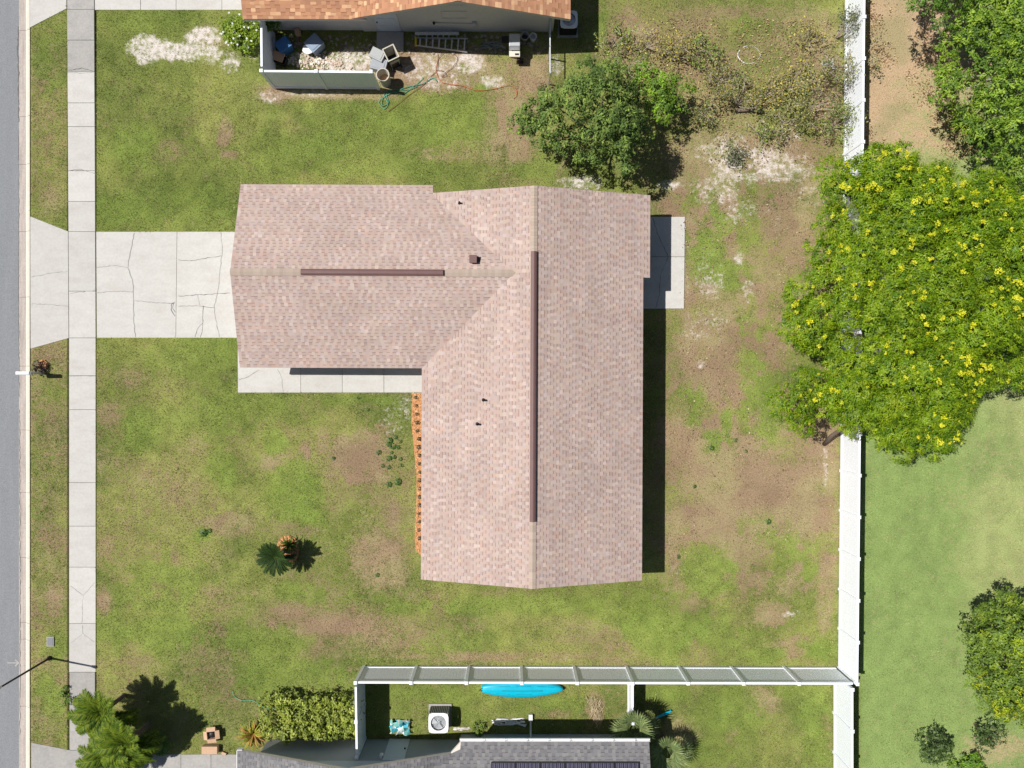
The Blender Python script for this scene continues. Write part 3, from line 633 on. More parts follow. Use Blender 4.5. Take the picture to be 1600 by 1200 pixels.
grey_pal = [((.165,.162,.168),3),((.18,.177,.183),3),((.195,.19,.192),2),((.15,.148,.155),2),((.215,.208,.206),.6)]
st = mk_store(); rr = random.Random(9)
ssl = (SGR-SGX)*CS
shingle_plane((SGL,SGY,szl), (0,-1,0), (1,0,PITCH), [(0,0),(5,0),(5,(SGX-SGL)*CS),(0,(SGX-SGL)*CS)], grey_pal, rr, st)
shingle_plane((SGR,SGY,EAVE), (0,-1,0), (-1,0,PITCH), [(0,.38*CS),(.06,.38*CS),(4.35,4.67*CS),(5,ssl),(0,ssl)], grey_pal, rr, st)
shingle_plane((SE0,SEY,EAVE), (1,0,0), (0,-1,PITCH), [(0,0),(SE1-SE0,0),(SE1-SE0,4.8*CS),(-4.75,4.8*CS),(-.35,.40*CS),(-.02,.38*CS)], grey_pal, rr, st)
shingle_obj(st, sroof); ridge_caps((SGX,SGY,sz),(SGX,-22,sz), sroof, [(.24,.24,.25)], rr)
m = MB(); m.box(-11.5,-2.42,-30,-16.82,0,2.36); m.box(-2.417,5.5,-28,-16.58,0,2.36)
m.build('wall', M['wall_grey'], sh)
m = MB(); m.add([(-11.47,-16.805,1.95),(-2.45,-16.805,1.95),(-2.45,-16.805,2.363),(SGX,-16.805,sz-.2),(-11.47,-16.805,2.363),(-11.47,-17,1.95),(-2.45,-17,1.95),(-2.45,-17,2.363),(SGX,-17,sz-.2),(-11.47,-17,2.363)], [(4,3,2,1,0),(5,6,7,8,9),(0,5,9,4),(1,2,7,6),(2,3,8,7),(3,4,9,8),(0,1,6,5)]); m.build('gable', M['gable_pale'], sh)
m = MB()   # open gutter along the north eave
prof = [(0,.0),(.0,-.11),(.03,-.125),(.10,-.125),(.13,-.08),(.13,.0),(.118,.0),(.118,-.075),(.095,-.112),(.035,-.112),(.012,-.10),(.012,0)]
n = len(prof); m.add([(xx,SEY+.01+a,EAVE-.01+b) for xx in (SE0-.05,SE1+.05) for a,b in prof], [(k,(k+1)%n,n+(k+1)%n,n+k) for k in range(n)]+[tuple(range(n-1,-1,-1)),tuple(range(n,2*n))])
gut = m.build('gutter', M['white'], sroof)
for xx in np.arange(SE0+1.0, SE1, .95): m = MB(); m.box(xx,xx+.025,SEY+.012,SEY+.145,EAVE-.02,EAVE+.004); m.build('gutter_strap', M['galv'], gut)
m = MB(); m.box(SGL-.03,SGL-.003,-31,SGY,szl-.16,szl+.03); m.box(SGL-.02,SGL+.2,SGY+.003,SGY+.03,szl-.16,szl+.02); m.build('rake_trim', M['white'], sroof)
ddx0, ddx1 = (609-800)/PPM, (641-800)/PPM
m = MB(); m.box(ddx0,ddx1,-16.817,-16.775,.04,1.93); d = m.build('door', M['door_white'], sh); m = MB(); m.tube([(ddx1-.1,-16.77,1.0),(ddx1-.1,-16.70,1.0)],.035,8); m.build('handle', M['black'], d)
for px in (597,694):
    x = (px-800)/PPM/1.045; m = MB(); m.lathe((x,-16.72,1.55),[(.02,.2),(.07,.18),(.09,.02),(.05,0)],10); m.box(x-.05,x+.05,-16.817,-16.72,1.62,1.75); m.build('wall_lamp', M['white'], sh)
# down pipe with its long leader
m = MB(); xx = (829-800)/PPM
m.tube([(xx,SEY+.07,EAVE-.1),(xx,SEY-.1,EAVE-.35),(xx,-16.5,EAVE-.65),(xx,-16.5,.2),(xx,-16.4,.10),(xx,-15.88,.08)],.042,6); m.box(xx-.09,xx+.09,-15.9,-15.6,.03,.16); m.build('downspout', M['white'], sh)
# solar panels on the north slope
for i in range(6):
    x0 = (767-800)*kz(3.1)+i*1.075; b0 = .75
    def sp(a, b, h): return (a, SEY-b/CS, EAVE+b*PITCH/CS+h)
    root = thing('solar_panel', 'dark framed solar panel on the grey shingle roof', 'solar panel', sp(x0,b0,.06), 0, 'solar panels in a row on the grey roof')
    m = MB(); w, L_ = 1.055, 1.7
    m.add([sp(x0,b0,.10),sp(x0+w,b0,.10),sp(x0+w,b0+L_,.10),sp(x0,b0+L_,.10),sp(x0,b0,.06),sp(x0+w,b0,.06),sp(x0+w,b0+L_,.06),sp(x0,b0+L_,.06)], [(3,2,1,0),(4,5,6,7),(0,1,5,4),(1,2,6,5),(2,3,7,6),(3,0,4,7)])
    m.build('frame', M['black'], root)
    m = MB(); cw = (w-.06)/6
    for a in range(6):
        for b in range(10):
            aa, bb = x0+.03+a*cw, b0+.03+b*.164
            m.add([sp(aa+.006,bb+.006,.103),sp(aa+cw-.006,bb+.006,.103),sp(aa+cw-.006,bb+.158,.103),sp(aa+.006,bb+.158,.103)], [(3,2,1,0)])
    m.build('cell_grid', M['solar'], root)
    m = MB()
    for a in range(6):
        for k in (.3,.7): aa = x0+.03+(a+k)*cw; m.add([sp(aa,b0+.03,.106),sp(aa+.012,b0+.03,.106),sp(aa+.012,b0+L_-.03,.106),sp(aa,b0+L_-.03,.106)], [(3,2,1,0)])
    m.build('busbar', M['solar_line'], root)

# ------------------------------------------------------------------ vinyl fences
def vinyl_fence(p0, p1, n, label, h=1.83, end_posts=(True, True), face=1, group=None):
    p0, p1 = Vector((*p0,0)), Vector((*p1,0)); d = (p1-p0); L_ = d.length; d.normalize(); ang = math.atan2(d.y, d.x)
    root = thing('vinyl_fence', label, 'fence', tuple(p0), ang, group)
    step = L_/n
    def put(mb, name, par=None): 
        me = bpy.data.meshes.new(name); me.from_pydata(mb.v, [], mb.f); me.materials.append(M['vinyl']); return me
    m = MB(); m.cbox((0,0,(h+.03)/2), (.127,.127,h+.03)); post_me = put(m,'post')
    m = MB(); m.add([(-.075,-.075,h+.03),(.075,-.075,h+.03),(.075,.075,h+.03),(-.075,.075,h+.03),(-.075,-.075,h+.055),(.075,-.075,h+.055),(.075,.075,h+.055),(-.075,.075,h+.055),(0,0,h+.085)],
          [(3,2,1,0),(0,1,5,4),(1,2,6,5),(2,3,7,6),(3,0,4,7),(4,5,8),(5,6,8),(6,7,8),(7,4,8)]); cap_me = put(m,'post_cap')
    a, b = .064, step-.064
    m = MB(); nb = max(4, int(round((b-a)/.15))); w = (b-a)/nb
    for k in range(nb):
        x0, x1 = a+k*w, a+(k+1)*w
        m.add([(x0,-.012,.2),(x1,-.012,.2),(x1,-.012,h-.1),(x0,-.012,h-.1),(x0+.006,-.019,.2),(x1-.006,-.019,.2),(x1-.006,-.019,h-.1),(x0+.006,-.019,h-.1)], [(4,5,6,7),(0,4,7,3),(5,1,2,6)])
        m.add([(x0,.012,.2),(x1,.012,.2),(x1,.012,h-.1),(x0,.012,h-.1),(x0+.006,.019,.2),(x1-.006,.019,.2),(x1-.006,.019,h-.1),(x0+.006,.019,h-.1)], [(7,6,5,4),(3,7,4,0),(6,2,1,5)])
    pan_me = put(m,'panel')
    m = MB(); m.box(a,b,-.045,.045,h-.14,h); top_me = put(m,'top_rail')
    m = MB(); m.box(a,b,-.045,.045,.06,.21); bot_me = put(m,'bottom_rail')
    for i in range(n+1):
        if (i == 0 and not end_posts[0]) or (i == n and not end_posts[1]): pass
        else:
            po = link('post', post_me, root); po.location = (i*step,0,0); po.rotation_euler.z = random.uniform(-.01,.01)
            c = link('post_cap', cap_me, po)
        if i < n:
            for nm, me_ in (('panel',pan_me),('top_rail',top_me),('bottom_rail',bot_me)):
                o = link(nm, me_, root); o.location = (i*step,0,0)
    return root
FA = P2(1323.5,-250); FB = P2(1310,1043)
vinyl_fence(FB, FA, 21, 'tall white vinyl fence along the back yard beside the yellow flowering tree')
FC = P2(569,1041)
vinyl_fence(FC, (FB[0]-.13, FB[1]+.01), 9, 'long white vinyl fence behind the turquoise kayak', end_posts=(True, False))
vinyl_fence((FC[0]+.0,FC[1]-.14), (FC[0]+.05,-16.72), 2, 'short white vinyl fence between the clipped hedge and the grey wall', end_posts=(False, True))
vinyl_fence((FB[0]-.22,FB[1]-.25), P2(1303,1420), 6, 'white vinyl fence running past the grey house beyond the kayak', h=1.83)
NF0 = P2(430,137.5)
vinyl_fence(NF0, P2(592,139), 2, 'white vinyl fence screening the bins of the orange roofed house')
vinyl_fence((NF0[0],NF0[1]+.14), (NF0[0]-.02,NWALL-.05), 1, 'short white vinyl fence behind the white flowering bush', end_posts=(False, False))
vinyl_fence(P2(981.5,1050), P2(981.5,1110), 1, 'low white vinyl fence panel beside the blue green fan palm', h=1.25, end_posts=(True, True))
# chain link gate at the corner of the north house
cl = thing('chain_link_fence', 'low galvanised chain link fence by the corner of the beige wall', 'fence', (*P2(857.5,132),0))
m = MB(); yy0, yy1, xx = P2(857.5,132)[1], NWALL-.05, P2(857.5,132)[0]
m.tube([(xx,yy0,1.22),(xx,yy1,1.22)],.03,8); m.build('top_rail', M['galv'], cl)
for y in (yy0,(yy0+yy1)/2,yy1): m = MB(); m.tube([(xx,y,0),(xx,y,1.28)],.035,8); m.build('post', M['galv'], cl)
m = MB(); t = -1.2
while t < (yy1-yy0):
    for s in (1,-1):
        a = (t if s > 0 else t+1.2); b = (t+1.2 if s > 0 else t)
        za, zb = .03, 1.2
        ya, yb = yy0+a, yy0+b
        # clip to the bay
        pts = [(ya,za),(yb,zb)]
        if s < 0: pts = [(yb,zb),(ya,za)]
        (y1_,z1_),(y2_,z2_) = sorted(pts)
        if y2_ <= yy0 or y1_ >= yy1: continue
        def at_(y): return z1_+(z2_-z1_)*(y-y1_)/(y2_-y1_)
        c0, c1 = max(y1_,yy0), min(y2_,yy1)
        m.tube([(xx,c0,at_(c0)),(xx,c1,at_(c1))],.0035,3,cap=False)
    t += .09
wm = m.build('wire_mesh', M['galv'], cl); wm['kind'] = 'stuff'

# ------------------------------------------------------------------ leaves
class Leaves:
    def __init__(s): s.V = []; s.C = []; s.n = 0
    def add(s, pos, nrm, length, width, col, dirv=None, fold=.0):
        """diamond leaves; pos (n,3), nrm (n,3), length/width (n,), col (n,3)"""
        n = len(pos); nrm = nrm/np.linalg.norm(nrm, axis=1, keepdims=True)
        r = rng.normal(size=(n,3)) if dirv is None else dirv
        t = r - (r*nrm).sum(1, keepdims=True)*nrm; t /= np.linalg.norm(t, axis=1, keepdims=True)+1e-9
        b = np.cross(nrm, t); L_ = np.asarray(length)[:,None]; W = np.asarray(width)[:,None]
        q = np.stack([pos-t*L_*.5, pos+b*W*.5-t*L_*.08+nrm*W*fold, pos+t*L_*.5, pos-b*W*.5-t*L_*.08+nrm*W*fold], 1)
        s.V.append(q.reshape(-1,3)); s.C.append(col); s.n += n
    def build(s, name, m, parent, loc=None):
        V = np.concatenate(s.V); Cc = np.concatenate(s.C); F = np.arange(s.n*4).reshape(-1,4)
        off = np.array(parent_loc(parent)) if parent is not None else np.array(loc)
        return np_obj(name, V-off if parent is not None else V, F, m, parent, (0,0,0) if parent is not None else tuple(off), Cc)
def sph(n, up=.0):
    v = rng.normal(size=(n,3)); v /= np.linalg.norm(v,axis=1,keepdims=True); v[:,2] = np.where(v[:,2] < -up, -v[:,2]*.6, v[:,2])
    return v/np.linalg.norm(v,axis=1,keepdims=True)
def palette_cols(n, pal, w=None, jit=.18):
    pal = np.array(pal); i = rng.choice(len(pal), n, p=None if w is None else np.array(w)/sum(w)); return pal[i]*rng.uniform(1-jit,1+jit,(n,1))
def leaf_lobes(lv, lobes, tuft_r, tufts_per_m2, per_tuft, ll, lw, pal, w=None, up=.25, flat=.5, jit=.18, tuftcol=.15, shell=(.72,1.0), radial=True):
    """each lobe a rounded mass covered with leaf tufts"""
    for (cx,cy,cz,rx,ry,rz) in lobes:
        area = 2*PI*((rx*ry+rx*rz+ry*rz)/3)
        nt = max(5, int(area*tufts_per_m2)); d = sph(nt, up); f = rng.uniform(shell[0],shell[1],(nt,1))
        c = np.array([cx,cy,cz]) + d*f*np.array([rx,ry,rz]); tint = rng.uniform(1-tuftcol,1+tuftcol,(nt,1)); lobe_t = rng.uniform(.9,1.1)
        base = palette_cols(nt, pal, w, 0)*tint*lobe_t
        k = per_tuft; dd = sph(nt*k, .3); cc = np.repeat(c, k, 0); out = np.repeat(d, k, 0)
        pos = cc + dd*rng.uniform(.25,1,(nt*k,1))*tuft_r
        nrm = out*.6 + dd*.5 + rng.normal(size=(nt*k,3))*.35 + np.array([0,0,flat])
        col = np.repeat(base, k, 0)*rng.uniform(1-jit,1+jit,(nt*k,1))
        L_ = rng.uniform(.7,1.25,nt*k)*ll
        lv.add(pos, nrm, L_, L_*lw/ll, col, dirv=dd+out*.3 if radial else None)
def poly_lobes(poly_px, zlo, zhi, spacing, r, rim=1.5, flat=.75, seed=1, keep=1.0):
    """lobes filling a crown whose outline is poly_px (seen from above), domed from zlo at the rim to zhi"""
    rg = np.random.default_rng(seed); zm = (zlo+zhi)/2
    poly = [P2(a,b,zlo+.35*(zhi-zlo)) for a,b in poly_px]; xs = [p[0] for p in poly]; ys = [p[1] for p in poly]; out = []
    inner = r*.7
    for gy_ in np.arange(min(ys), max(ys), spacing):
        for gx_ in np.arange(min(xs), max(xs), spacing):
            x = gx_+rg.uniform(-.4,.4)*spacing; y = gy_+rg.uniform(-.4,.4)*spacing
            if rg.random() > keep: continue
            ax, ay = np.array([x]), np.array([y])
            if not in_poly(ax, ay, poly)[0]: continue
            d = edge_dist(ax, ay, poly)[0]
            if d < .16: continue
            rr_ = min(r*rg.uniform(.7,1.25), d*1.1+.16); z = zlo+(zhi-zlo)*float(sstep(0,rim,np.array(d)))*rg.uniform(.75,1.05)
            out.append((x,y,z,rr_,rr_,rr_*flat))
    return out
def trunk_mesh(base, lobes, r0, m, parent, nlimb=8, lean=None, seed=0):
    rg = random.Random(seed); mb = MB(); b = Vector(base); cx = sum(l[0] for l in lobes)/len(lobes); cy = sum(l[1] for l in lobes)/len(lobes); cz = sum(l[2] for l in lobes)/len(lobes)
    fork = Vector((b.x+(cx-b.x)*.25, b.y+(cy-b.y)*.25, cz*.45)) if lean is None else Vector(lean)
    mb.tube([b-Vector((0,0,.05)), b.lerp(fork,.15), b.lerp(fork,.6)+Vector((rg.uniform(-.05,.05),rg.uniform(-.05,.05),0)), fork], [r0*1.35,r0,r0*.85,r0*.75], 9)
    t = mb.build('trunk', m, parent, smooth=True)
    mb = MB()
    for l in rg.sample(lobes, min(nlimb,len(lobes))):
        e = Vector((l[0],l[1],l[2]+l[5]*.2)); mid = fork.lerp(e,.5)+Vector((rg.uniform(-.2,.2),rg.uniform(-.2,.2),-.15))
        mb.tube([fork, mid, e], [r0*.5,r0*.3,r0*.1], 6)
    mb.build('limb', m, t, smooth=True); return t
def tree(name, label, cat, base_px, lobes, r0, bark, leafm, lv_args, nlimb=8, seed=0, group=None, lean=None):
    bx_, by_ = P2(*base_px); root = thing(name, label, cat, (bx_,by_,LAWN-.01), 0, group)
    trunk_mesh((bx_,by_,0), lobes, r0, M[bark], root, nlimb, lean, seed)
    lv = Leaves(); leaf_lobes(lv, lobes, **lv_args); inner = dict(lv_args); inner['tufts_per_m2'] *= (.8 if 'flower' in name else .45)
    leaf_lobes(lv, [(l[0]+rng.normal()*.25,l[1]+rng.normal()*.25,max(.6,l[2]-l[5]*.9),l[3],l[4],l[5]) for l in lobes], **inner)
    cr = lv.build('crown', M[leafm], root); return root, cr

# --- large yellow-flowered tree
polyF = [(1270,290),(1294,256),(1328,234),(1352,250),(1368,222),(1398,190),(1430,222),(1444,236),(1490,248),(1520,272),(1545,258),(1590,275),(1640,300),(1660,450),(1640,600),(1600,612),(1560,606),(1530,640),(1552,668),(1530,686),(1500,706),(1450,716),(1400,712),(1378,690),(1340,680),(1318,655),(1296,648),(1274,680),(1248,674),(1232,640),(1232,596),(1266,580),(1296,576),(1276,548),(1250,525),(1242,478),(1247,424),(1284,416),(1276,376),(1312,366),(1300,335)]
lobF = poly_lobes(polyF, 3.1, 6.0, .80, .74, rim=3.0, seed=4)
green_yel = [(.175,.275,.006),(.135,.235,.006),(.215,.31,.008),(.08,.165,.006),(.26,.34,.010)]
ft, fcrown = tree('flowering_tree', 'broad bright green tree covered in yellow flower clusters overhanging the white fence', 'tree', (1372,545), lobF, .26, 'pale_bark', 'leaf',
    dict(tuft_r=.19, tufts_per_m2=19, per_tuft=20, ll=.12, lw=.042, pal=green_yel, w=[3,3,2,2,1], flat=.35), nlimb=16, seed=3)
# slender second stem by the fence
m = MB(); b0 = P2(1288,694); m.tube([(b0[0],b0[1],0),(b0[0]-.02,b0[1]+.5,.9),(b0[0]+.05,b0[1]+1.0,2.2),(b0[0]+.2,b0[1]+1.3,3.2)],[.11,.09,.07,.05],8)
stem = m.build('trunk', M['bark'], ft, smooth=True)
fl_mes = []
for k in range(4):
    lv = Leaves(); n = 46; c = sph(9,.1)*np.array([.125,.125,.05]); ci = rng.integers(0,9,n)
    pos = c[ci]+rng.normal(size=(n,3))*.045; nr = rng.normal(size=(n,3))*.5+np.array([0,0,1]); lv.add(pos, nr, rng.uniform(.07,.12,n), rng.uniform(.05,.09,n), palette_cols(n, [(.60,.60,.02),(.70,.67,.03),(.46,.52,.02)], jit=.1))
    V = np.concatenate(lv.V); o = np_obj('flower_cluster', V, np.arange(n*4).reshape(-1,4), M['leaf'], None, (0,0,0), np.concatenate(lv.C)); fl_mes.append(o.data); bpy.data.objects.remove(o)
rf = random.Random(21); cand = sorted(lobF, key=lambda l: rf.random()); spots = []
for l in cand*9:
    dv_ = Vector((rf.gauss(0,.45),rf.gauss(0,.45),1)).normalized(); p = Vector((l[0]+dv_.x*l[3]*.98,l[1]+dv_.y*l[4]*.98,l[2]+dv_.z*l[5]*1.0+.14))
    if any((Vector((o_[0],o_[1],o_[2]))-p).length < .02 for o_ in spots): continue
    if any(((p.x-q[0])/q[3])**2+((p.y-q[1])/q[4])**2+((p.z-q[2])/q[5])**2 < .86 for q in lobF): continue
    if float(vnoise(np.array(p.x*.8),np.array(p.y*.8),17)) < rf.uniform(.15,.75): continue
    if p.x > 25.2*(H-p.z)/H: continue
    spots.append(tuple(p))
    if len(spots) >= 270: break
for i, p in enumerate(spots):
    o = link('flower_cluster', fl_mes[i%4], fcrown); o.location = Vector(p)-parent_loc(fcrown); o.rotation_euler = (rf.uniform(-.3,.3),rf.uniform(-.3,.3),rf.uniform(0,6.3)); s = rf.choice([.32,.42,.5,.6,.75])*rf.uniform(.9,1.1); o.scale = (s,s,s)

# --- dark glossy tree behind the main house
polyD = [(790,190),(818,160),(842,136),(880,122),(892,96),(930,86),(962,100),(996,132),(1008,165),(1014,200),(1006,240),(990,262),(966,268),(942,250),(910,244),(884,236),(862,218),(836,212),(802,210)]
lobD = poly_lobes(polyD, 2.6, 5.0, .68, .56, rim=1.7, seed=6)
tree('dark_tree', 'dark glossy leaved tree casting a black shadow by the patio corner', 'tree', (930,232), lobD, .14, 'bark', 'gloss_leaf',
    dict(tuft_r=.2, tufts_per_m2=15, per_tuft=14, ll=.145, lw=.062, pal=[(.130,.195,.045),(.105,.168,.040),(.165,.235,.056),(.19,.27,.055),(.07,.12,.030)], flat=.25, up=.2), nlimb=12, seed=8)
polyL = [(988,100),(1010,98),(1022,112),(1060,118),(1084,130),(1074,150),(1052,160),(1050,185),(1035,196),(1018,188),(1008,160),(996,140),(986,122)]
lobL = poly_lobes(polyL, 1.6, 2.8, .5, .45, rim=1.0, seed=8)
tree('lime_sapling', 'lime green sapling growing beside the dark glossy tree', 'tree', (1022,170), lobL, .06, 'bark', 'leaf',
    dict(tuft_r=.18, tufts_per_m2=16, per_tuft=12, ll=.12, lw=.06, pal=[(.16,.28,.02),(.20,.34,.025),(.12,.22,.02),(.09,.17,.02)], flat=.5), nlimb=6, seed=2)
# --- top right trees
polyT = [(1480,124),(1486,88),(1486,56),(1504,28),(1500,6),(1506,-40),(1660,-60),(1700,310),(1610,300),(1580,262),(1545,232),(1530,196),(1502,168),(1484,146)]
lobT = poly_lobes(polyT, 2.8, 5.4, .74, .75, rim=2.4, seed=12)
tree('spreading_tree', 'mid green spreading tree with pale bare twigs beyond the white fence', 'tree', (1545,120), lobT, .2, 'pale_bark', 'leaf',
    dict(tuft_r=.2, tufts_per_m2=14, per_tuft=16, ll=.13, lw=.055, pal=[(.155,.265,.022),(.205,.32,.028),(.11,.205,.018),(.25,.36,.035),(.08,.155,.018)], flat=.35), nlimb=14, seed=5)
polyT2 = [(1425,8),(1450,14),(1490,18),(1540,0),(1560,-60),(1540,-120),(1440,-110),(1415,-50)]
lobT2 = poly_lobes(polyT2, 3.6, 5.6, .8, .75, rim=1.6, seed=14)
tree('leafy_tree', 'mid green tree at the frame edge shading brown leaf litter', 'tree', (1470,-20), lobT2, .16, 'bark', 'leaf',
    dict(tuft_r=.2, tufts_per_m2=14, per_tuft=15, ll=.13, lw=.055, pal=[(.10,.20,.025),(.135,.24,.03),(.075,.155,.02)], flat=.55), nlimb=8, seed=6)
# --- lower right tree: two tones
polyB = [(1532,1000),(1538,976),(1548,960),(1563,952),(1576,932),(1610,926),(1660,940),(1690,1050),(1660,1160),(1610,1152),(1586,1136),(1562,1120),(1546,1092),(1536,1056),(1528,1020)]
lobB = poly_lobes(polyB, 2.2, 4.8, .58, .64, rim=2.2, seed=15)
rB, cB = tree('round_tree', 'rounded dark green tree with yellow green sprays on the neighbouring lawn', 'tree', (1530,960), lobB[:], .18, 'bark', 'leaf',
    dict(tuft_r=.18, tufts_per_m2=20, per_tuft=16, ll=.12, lw=.055, pal=[(.11,.18,.025),(.14,.22,.026),(.085,.145,.022),(.18,.26,.024),(.22,.29,.02)], w=[3,3,2,2,1], flat=.3), nlimb=10, seed=9)
lv = Leaves(); lob2 = [l for l in lobB if l[1] < P2(0,1060,3)[1] or (l[0] > P2(1578,0,3)[0] and l[1] < P2(0,975,3)[1])]
leaf_lobes(lv, [(l[0],l[1],l[2]+.1,l[3]*1.02,l[4]*1.02,l[5]*1.02) for l in lob2], .2, 7, 14, .13, .055, [(.27,.35,.012),(.21,.30,.012),(.34,.38,.015)], None, .1)
lv.build('yellow_green_foliage', M['leaf'], rB)  # yellow green leaves laid over the lower and right-hand lobes
def shrub(name, label, px, py, rad, h, n_l, args, seed, cat='shrub', leafm='leaf', group=None, stems=6, keep=1.0, stem_m='bark', flat=.8):
    rg = np.random.default_rng(seed); bx_, by_ = P2(px,py); root = thing(name, label, cat, (bx_,by_,LAWN-.01), 0, group); lobes = []
    for k in range(n_l):
        a = rg.uniform(0,2*PI); q = rad*math.sqrt(rg.uniform(0,1))*.75; r_ = rad*rg.uniform(.28,.5); lobes.append((bx_+q*math.cos(a),by_+q*math.sin(a),max(r_*flat*.6,h*rg.uniform(.45,1)*(1-.35*q/rad)-r_*.3),r_,r_,r_*flat))
    m = MB(); rs = random.Random(seed)
    for l in rs.sample(lobes, min(stems,len(lobes))): m.tube([(bx_+rs.uniform(-.05,.05),by_+rs.uniform(-.05,.05),-.02),((bx_+l[0])/2,(by_+l[1])/2,l[2]*.6),(l[0],l[1],l[2]+l[5]*.3)],[.025,.018,.008],5)
    m.build('stem', M[stem_m], root); lv = Leaves(); leaf_lobes(lv, lobes, **args); lv.build('foliage', M[leafm], root); return root
sparse_dark = dict(tuft_r=.12, tufts_per_m2=16, per_tuft=9, ll=.11, lw=.05, pal=[(.06,.10,.025),(.08,.13,.03),(.045,.08,.02)])
shrub('dark_shrub', 'small dark shrub on a bare stem standing on the neighbouring lawn', 1448, 1152, .85, 1.4, 20, sparse_dark, 31)
shrub('airy_sapling', 'thin airy sapling beside the rounded dark tree', 1522, 1130, .75, 2.0, 16, sparse_dark, 32)
shrub('low_bush', 'low bright green bush below the rounded dark tree', 1506, 1204, 1.0, .9, 22, dict(tuft_r=.14, tufts_per_m2=22, per_tuft=12, ll=.12, lw=.05, pal=[(.14,.26,.02),(.18,.30,.025),(.09,.18,.02)]), 33)

# --- scrub between the dark tree and the white fence
scrub_pal = [(.23,.265,.075),(.17,.21,.06),(.28,.29,.085),(.11,.15,.045),(.38,.34,.08),(.26,.20,.10)]
def scrub(px, py, rad, h, label, seed, pal=scrub_pal, dens=10, twigs=10, leaf=.105):
    rg = random.Random(seed); bx_, by_ = P2(px,py); root = thing('scrub_bush', label, 'bush', (bx_,by_,LAWN-.01), 0, 'scrub bushes between the dark tree and the fence'); m = MB(); tips = []
    for k in range(twigs):
        a = rg.uniform(0,2*PI); L_ = rad*rg.uniform(.5,1.25); hz = h*rg.uniform(.35,1.0); bend = rg.uniform(-.5,.5)
        p1 = Vector((bx_+L_*.4*math.cos(a), by_+L_*.4*math.sin(a), hz*.7)); p2 = Vector((bx_+L_*math.cos(a+bend*.6), by_+L_*math.sin(a+bend*.6), hz))
        m.tube([(bx_,by_,-.02), tuple(p1), tuple(p1.lerp(p2,.5)+Vector((0,0,.08))), tuple(p2)],[.018,.012,.008,.004],4)
        for s in range(4):
            f = rg.uniform(.3,.95); q = p1.lerp(p2,f); e = q+Vector((rg.uniform(-.4,.4),rg.uniform(-.4,.4),rg.uniform(-.05,.3))); m.tube([tuple(q),tuple(e)],[.008,.003],3,cap=False); tips += [e,q]
        tips.append(p2)
    m.build('branch', M['twig'], root)
    lv = Leaves(); T = np.array([tuple(t) for t in tips]); T = T[rng.random(len(T)) < .75]; n = int(1.0*dens*len(T)); ci = rng.integers(0,len(T),n); pos = T[ci]+rng.normal(size=(n,3))*np.array([.13,.13,.10]); pos[:,2] = np.maximum(pos[:,2],.04)
    nr = rng.normal(size=(n,3))*.6+np.array([0,0,.7]); L_ = rng.uniform(.6,1.3,n)*leaf; tint = rng.uniform(.7,1.3,(len(T),1))[ci]
    lv.add(pos, nr, L_, L_*.5, palette_cols(n, pal, jit=.25)*tint); lv.build('foliage', M['leaf'], root); return root
olive = [(.19,.26,.05),(.25,.31,.06),(.12,.19,.04),(.32,.34,.08)]
yelo = [(.27,.27,.07),(.38,.35,.07),(.19,.22,.07),(.48,.40,.07),(.30,.22,.12)]
scrub(955,75,.75,1.3,'olive scrub bush at the edge of the orange house shadow',41,olive,11,10)
scrub(975,110,.9,1.5,'tangled olive bush with long dry canes behind the dark tree',42,olive,10,14)
scrub(1010,75,.8,1.0,'sparse yellowish bush with grey canes on dry grass',43,yelo,6,12)
scrub(1050,95,.85,1.1,'leggy yellow green bush above the lime sapling',44,yelo,10,12)
scrub(1092,80,.7,1.2,'upright olive bush standing clear on the dry lawn',45,olive,12,9)
scrub(1118,130,.9,1.2,'tangled grey green bush beside a fallen dry branch',46,scrub_pal,9,14)
scrub(1150,165,1.0,1.3,'mixed scrub bush over a dark fallen log',47,scrub_pal,10,14)
scrub(1100,180,.7,.8,'low brownish scrub bush at the shade edge',48,scrub_pal,9,10)
scrub(1195,150,.85,1.0,'yellow leaved scrub bush in the middle of the thicket',49,yelo,11,12)
scrub(1235,130,.9,1.3,'dry stemmed bush with yellowing leaves near the grey board',50,yelo,9,14)
scrub(1262,175,1.1,1.7,'large brown green bush heaped before the white fence',51,scrub_pal,13,18)
scrub(1290,120,.85,2.0,'tall leafy cane bush leaning over the white fence',52,scrub_pal,12,14)
scrub(1298,200,.8,1.5,'dense olive bush pressed against the white fence',53,olive,13,12)
scrub(1305,60,.8,2.2,'tall thin sapling bush shading the white fence top',54,[(.08,.11,.04),(.11,.14,.05),(.06,.09,.03)],9,10)
scrub(1255,75,.7,1.2,'small yellow green bush on the dry grass by the fence',55,yelo,8,9)
scrub(1180,205,.6,.5,'low weedy bush over pale sand',56,olive,8,9)
scrub(1220,195,.8,.9,'straggly low bush with dark stems over bare sand',57,scrub_pal,9,12)
scrub(1148,245,.4,.5,'small grey green weed bush alone on the sand',58,[(.13,.15,.08),(.10,.12,.06)],9,8)
scrub(1345,100,.7,1.0,'thin brown bush on the far side of the white fence',59,scrub_pal,5,9)
m = MB(); p = P(1148,174); q = P(1192,177); m.tube([(p[0],p[1],.1),((p[0]+q[0])/2,p[1]+.03,.12),(q[0],q[1],.09)],[.09,.08,.06],8); tag(m.build('fallen_log', M['bark'], None, (p[0],p[1],0), smooth=True), 'dark fallen log lying in the scrub', 'log')
m = MB(); a, b = P2(1110,125), P2(1142,100); m.tube([(*a,.06),((a[0]+b[0])/2,(a[1]+b[1])/2+.05,.3),(*b,.1)],[.03,.025,.012],5); m.tube([((a[0]+b[0])/2,(a[1]+b[1])/2+.05,.3),(a[0]+.2,a[1]+.8,.35)],[.018,.008],5)
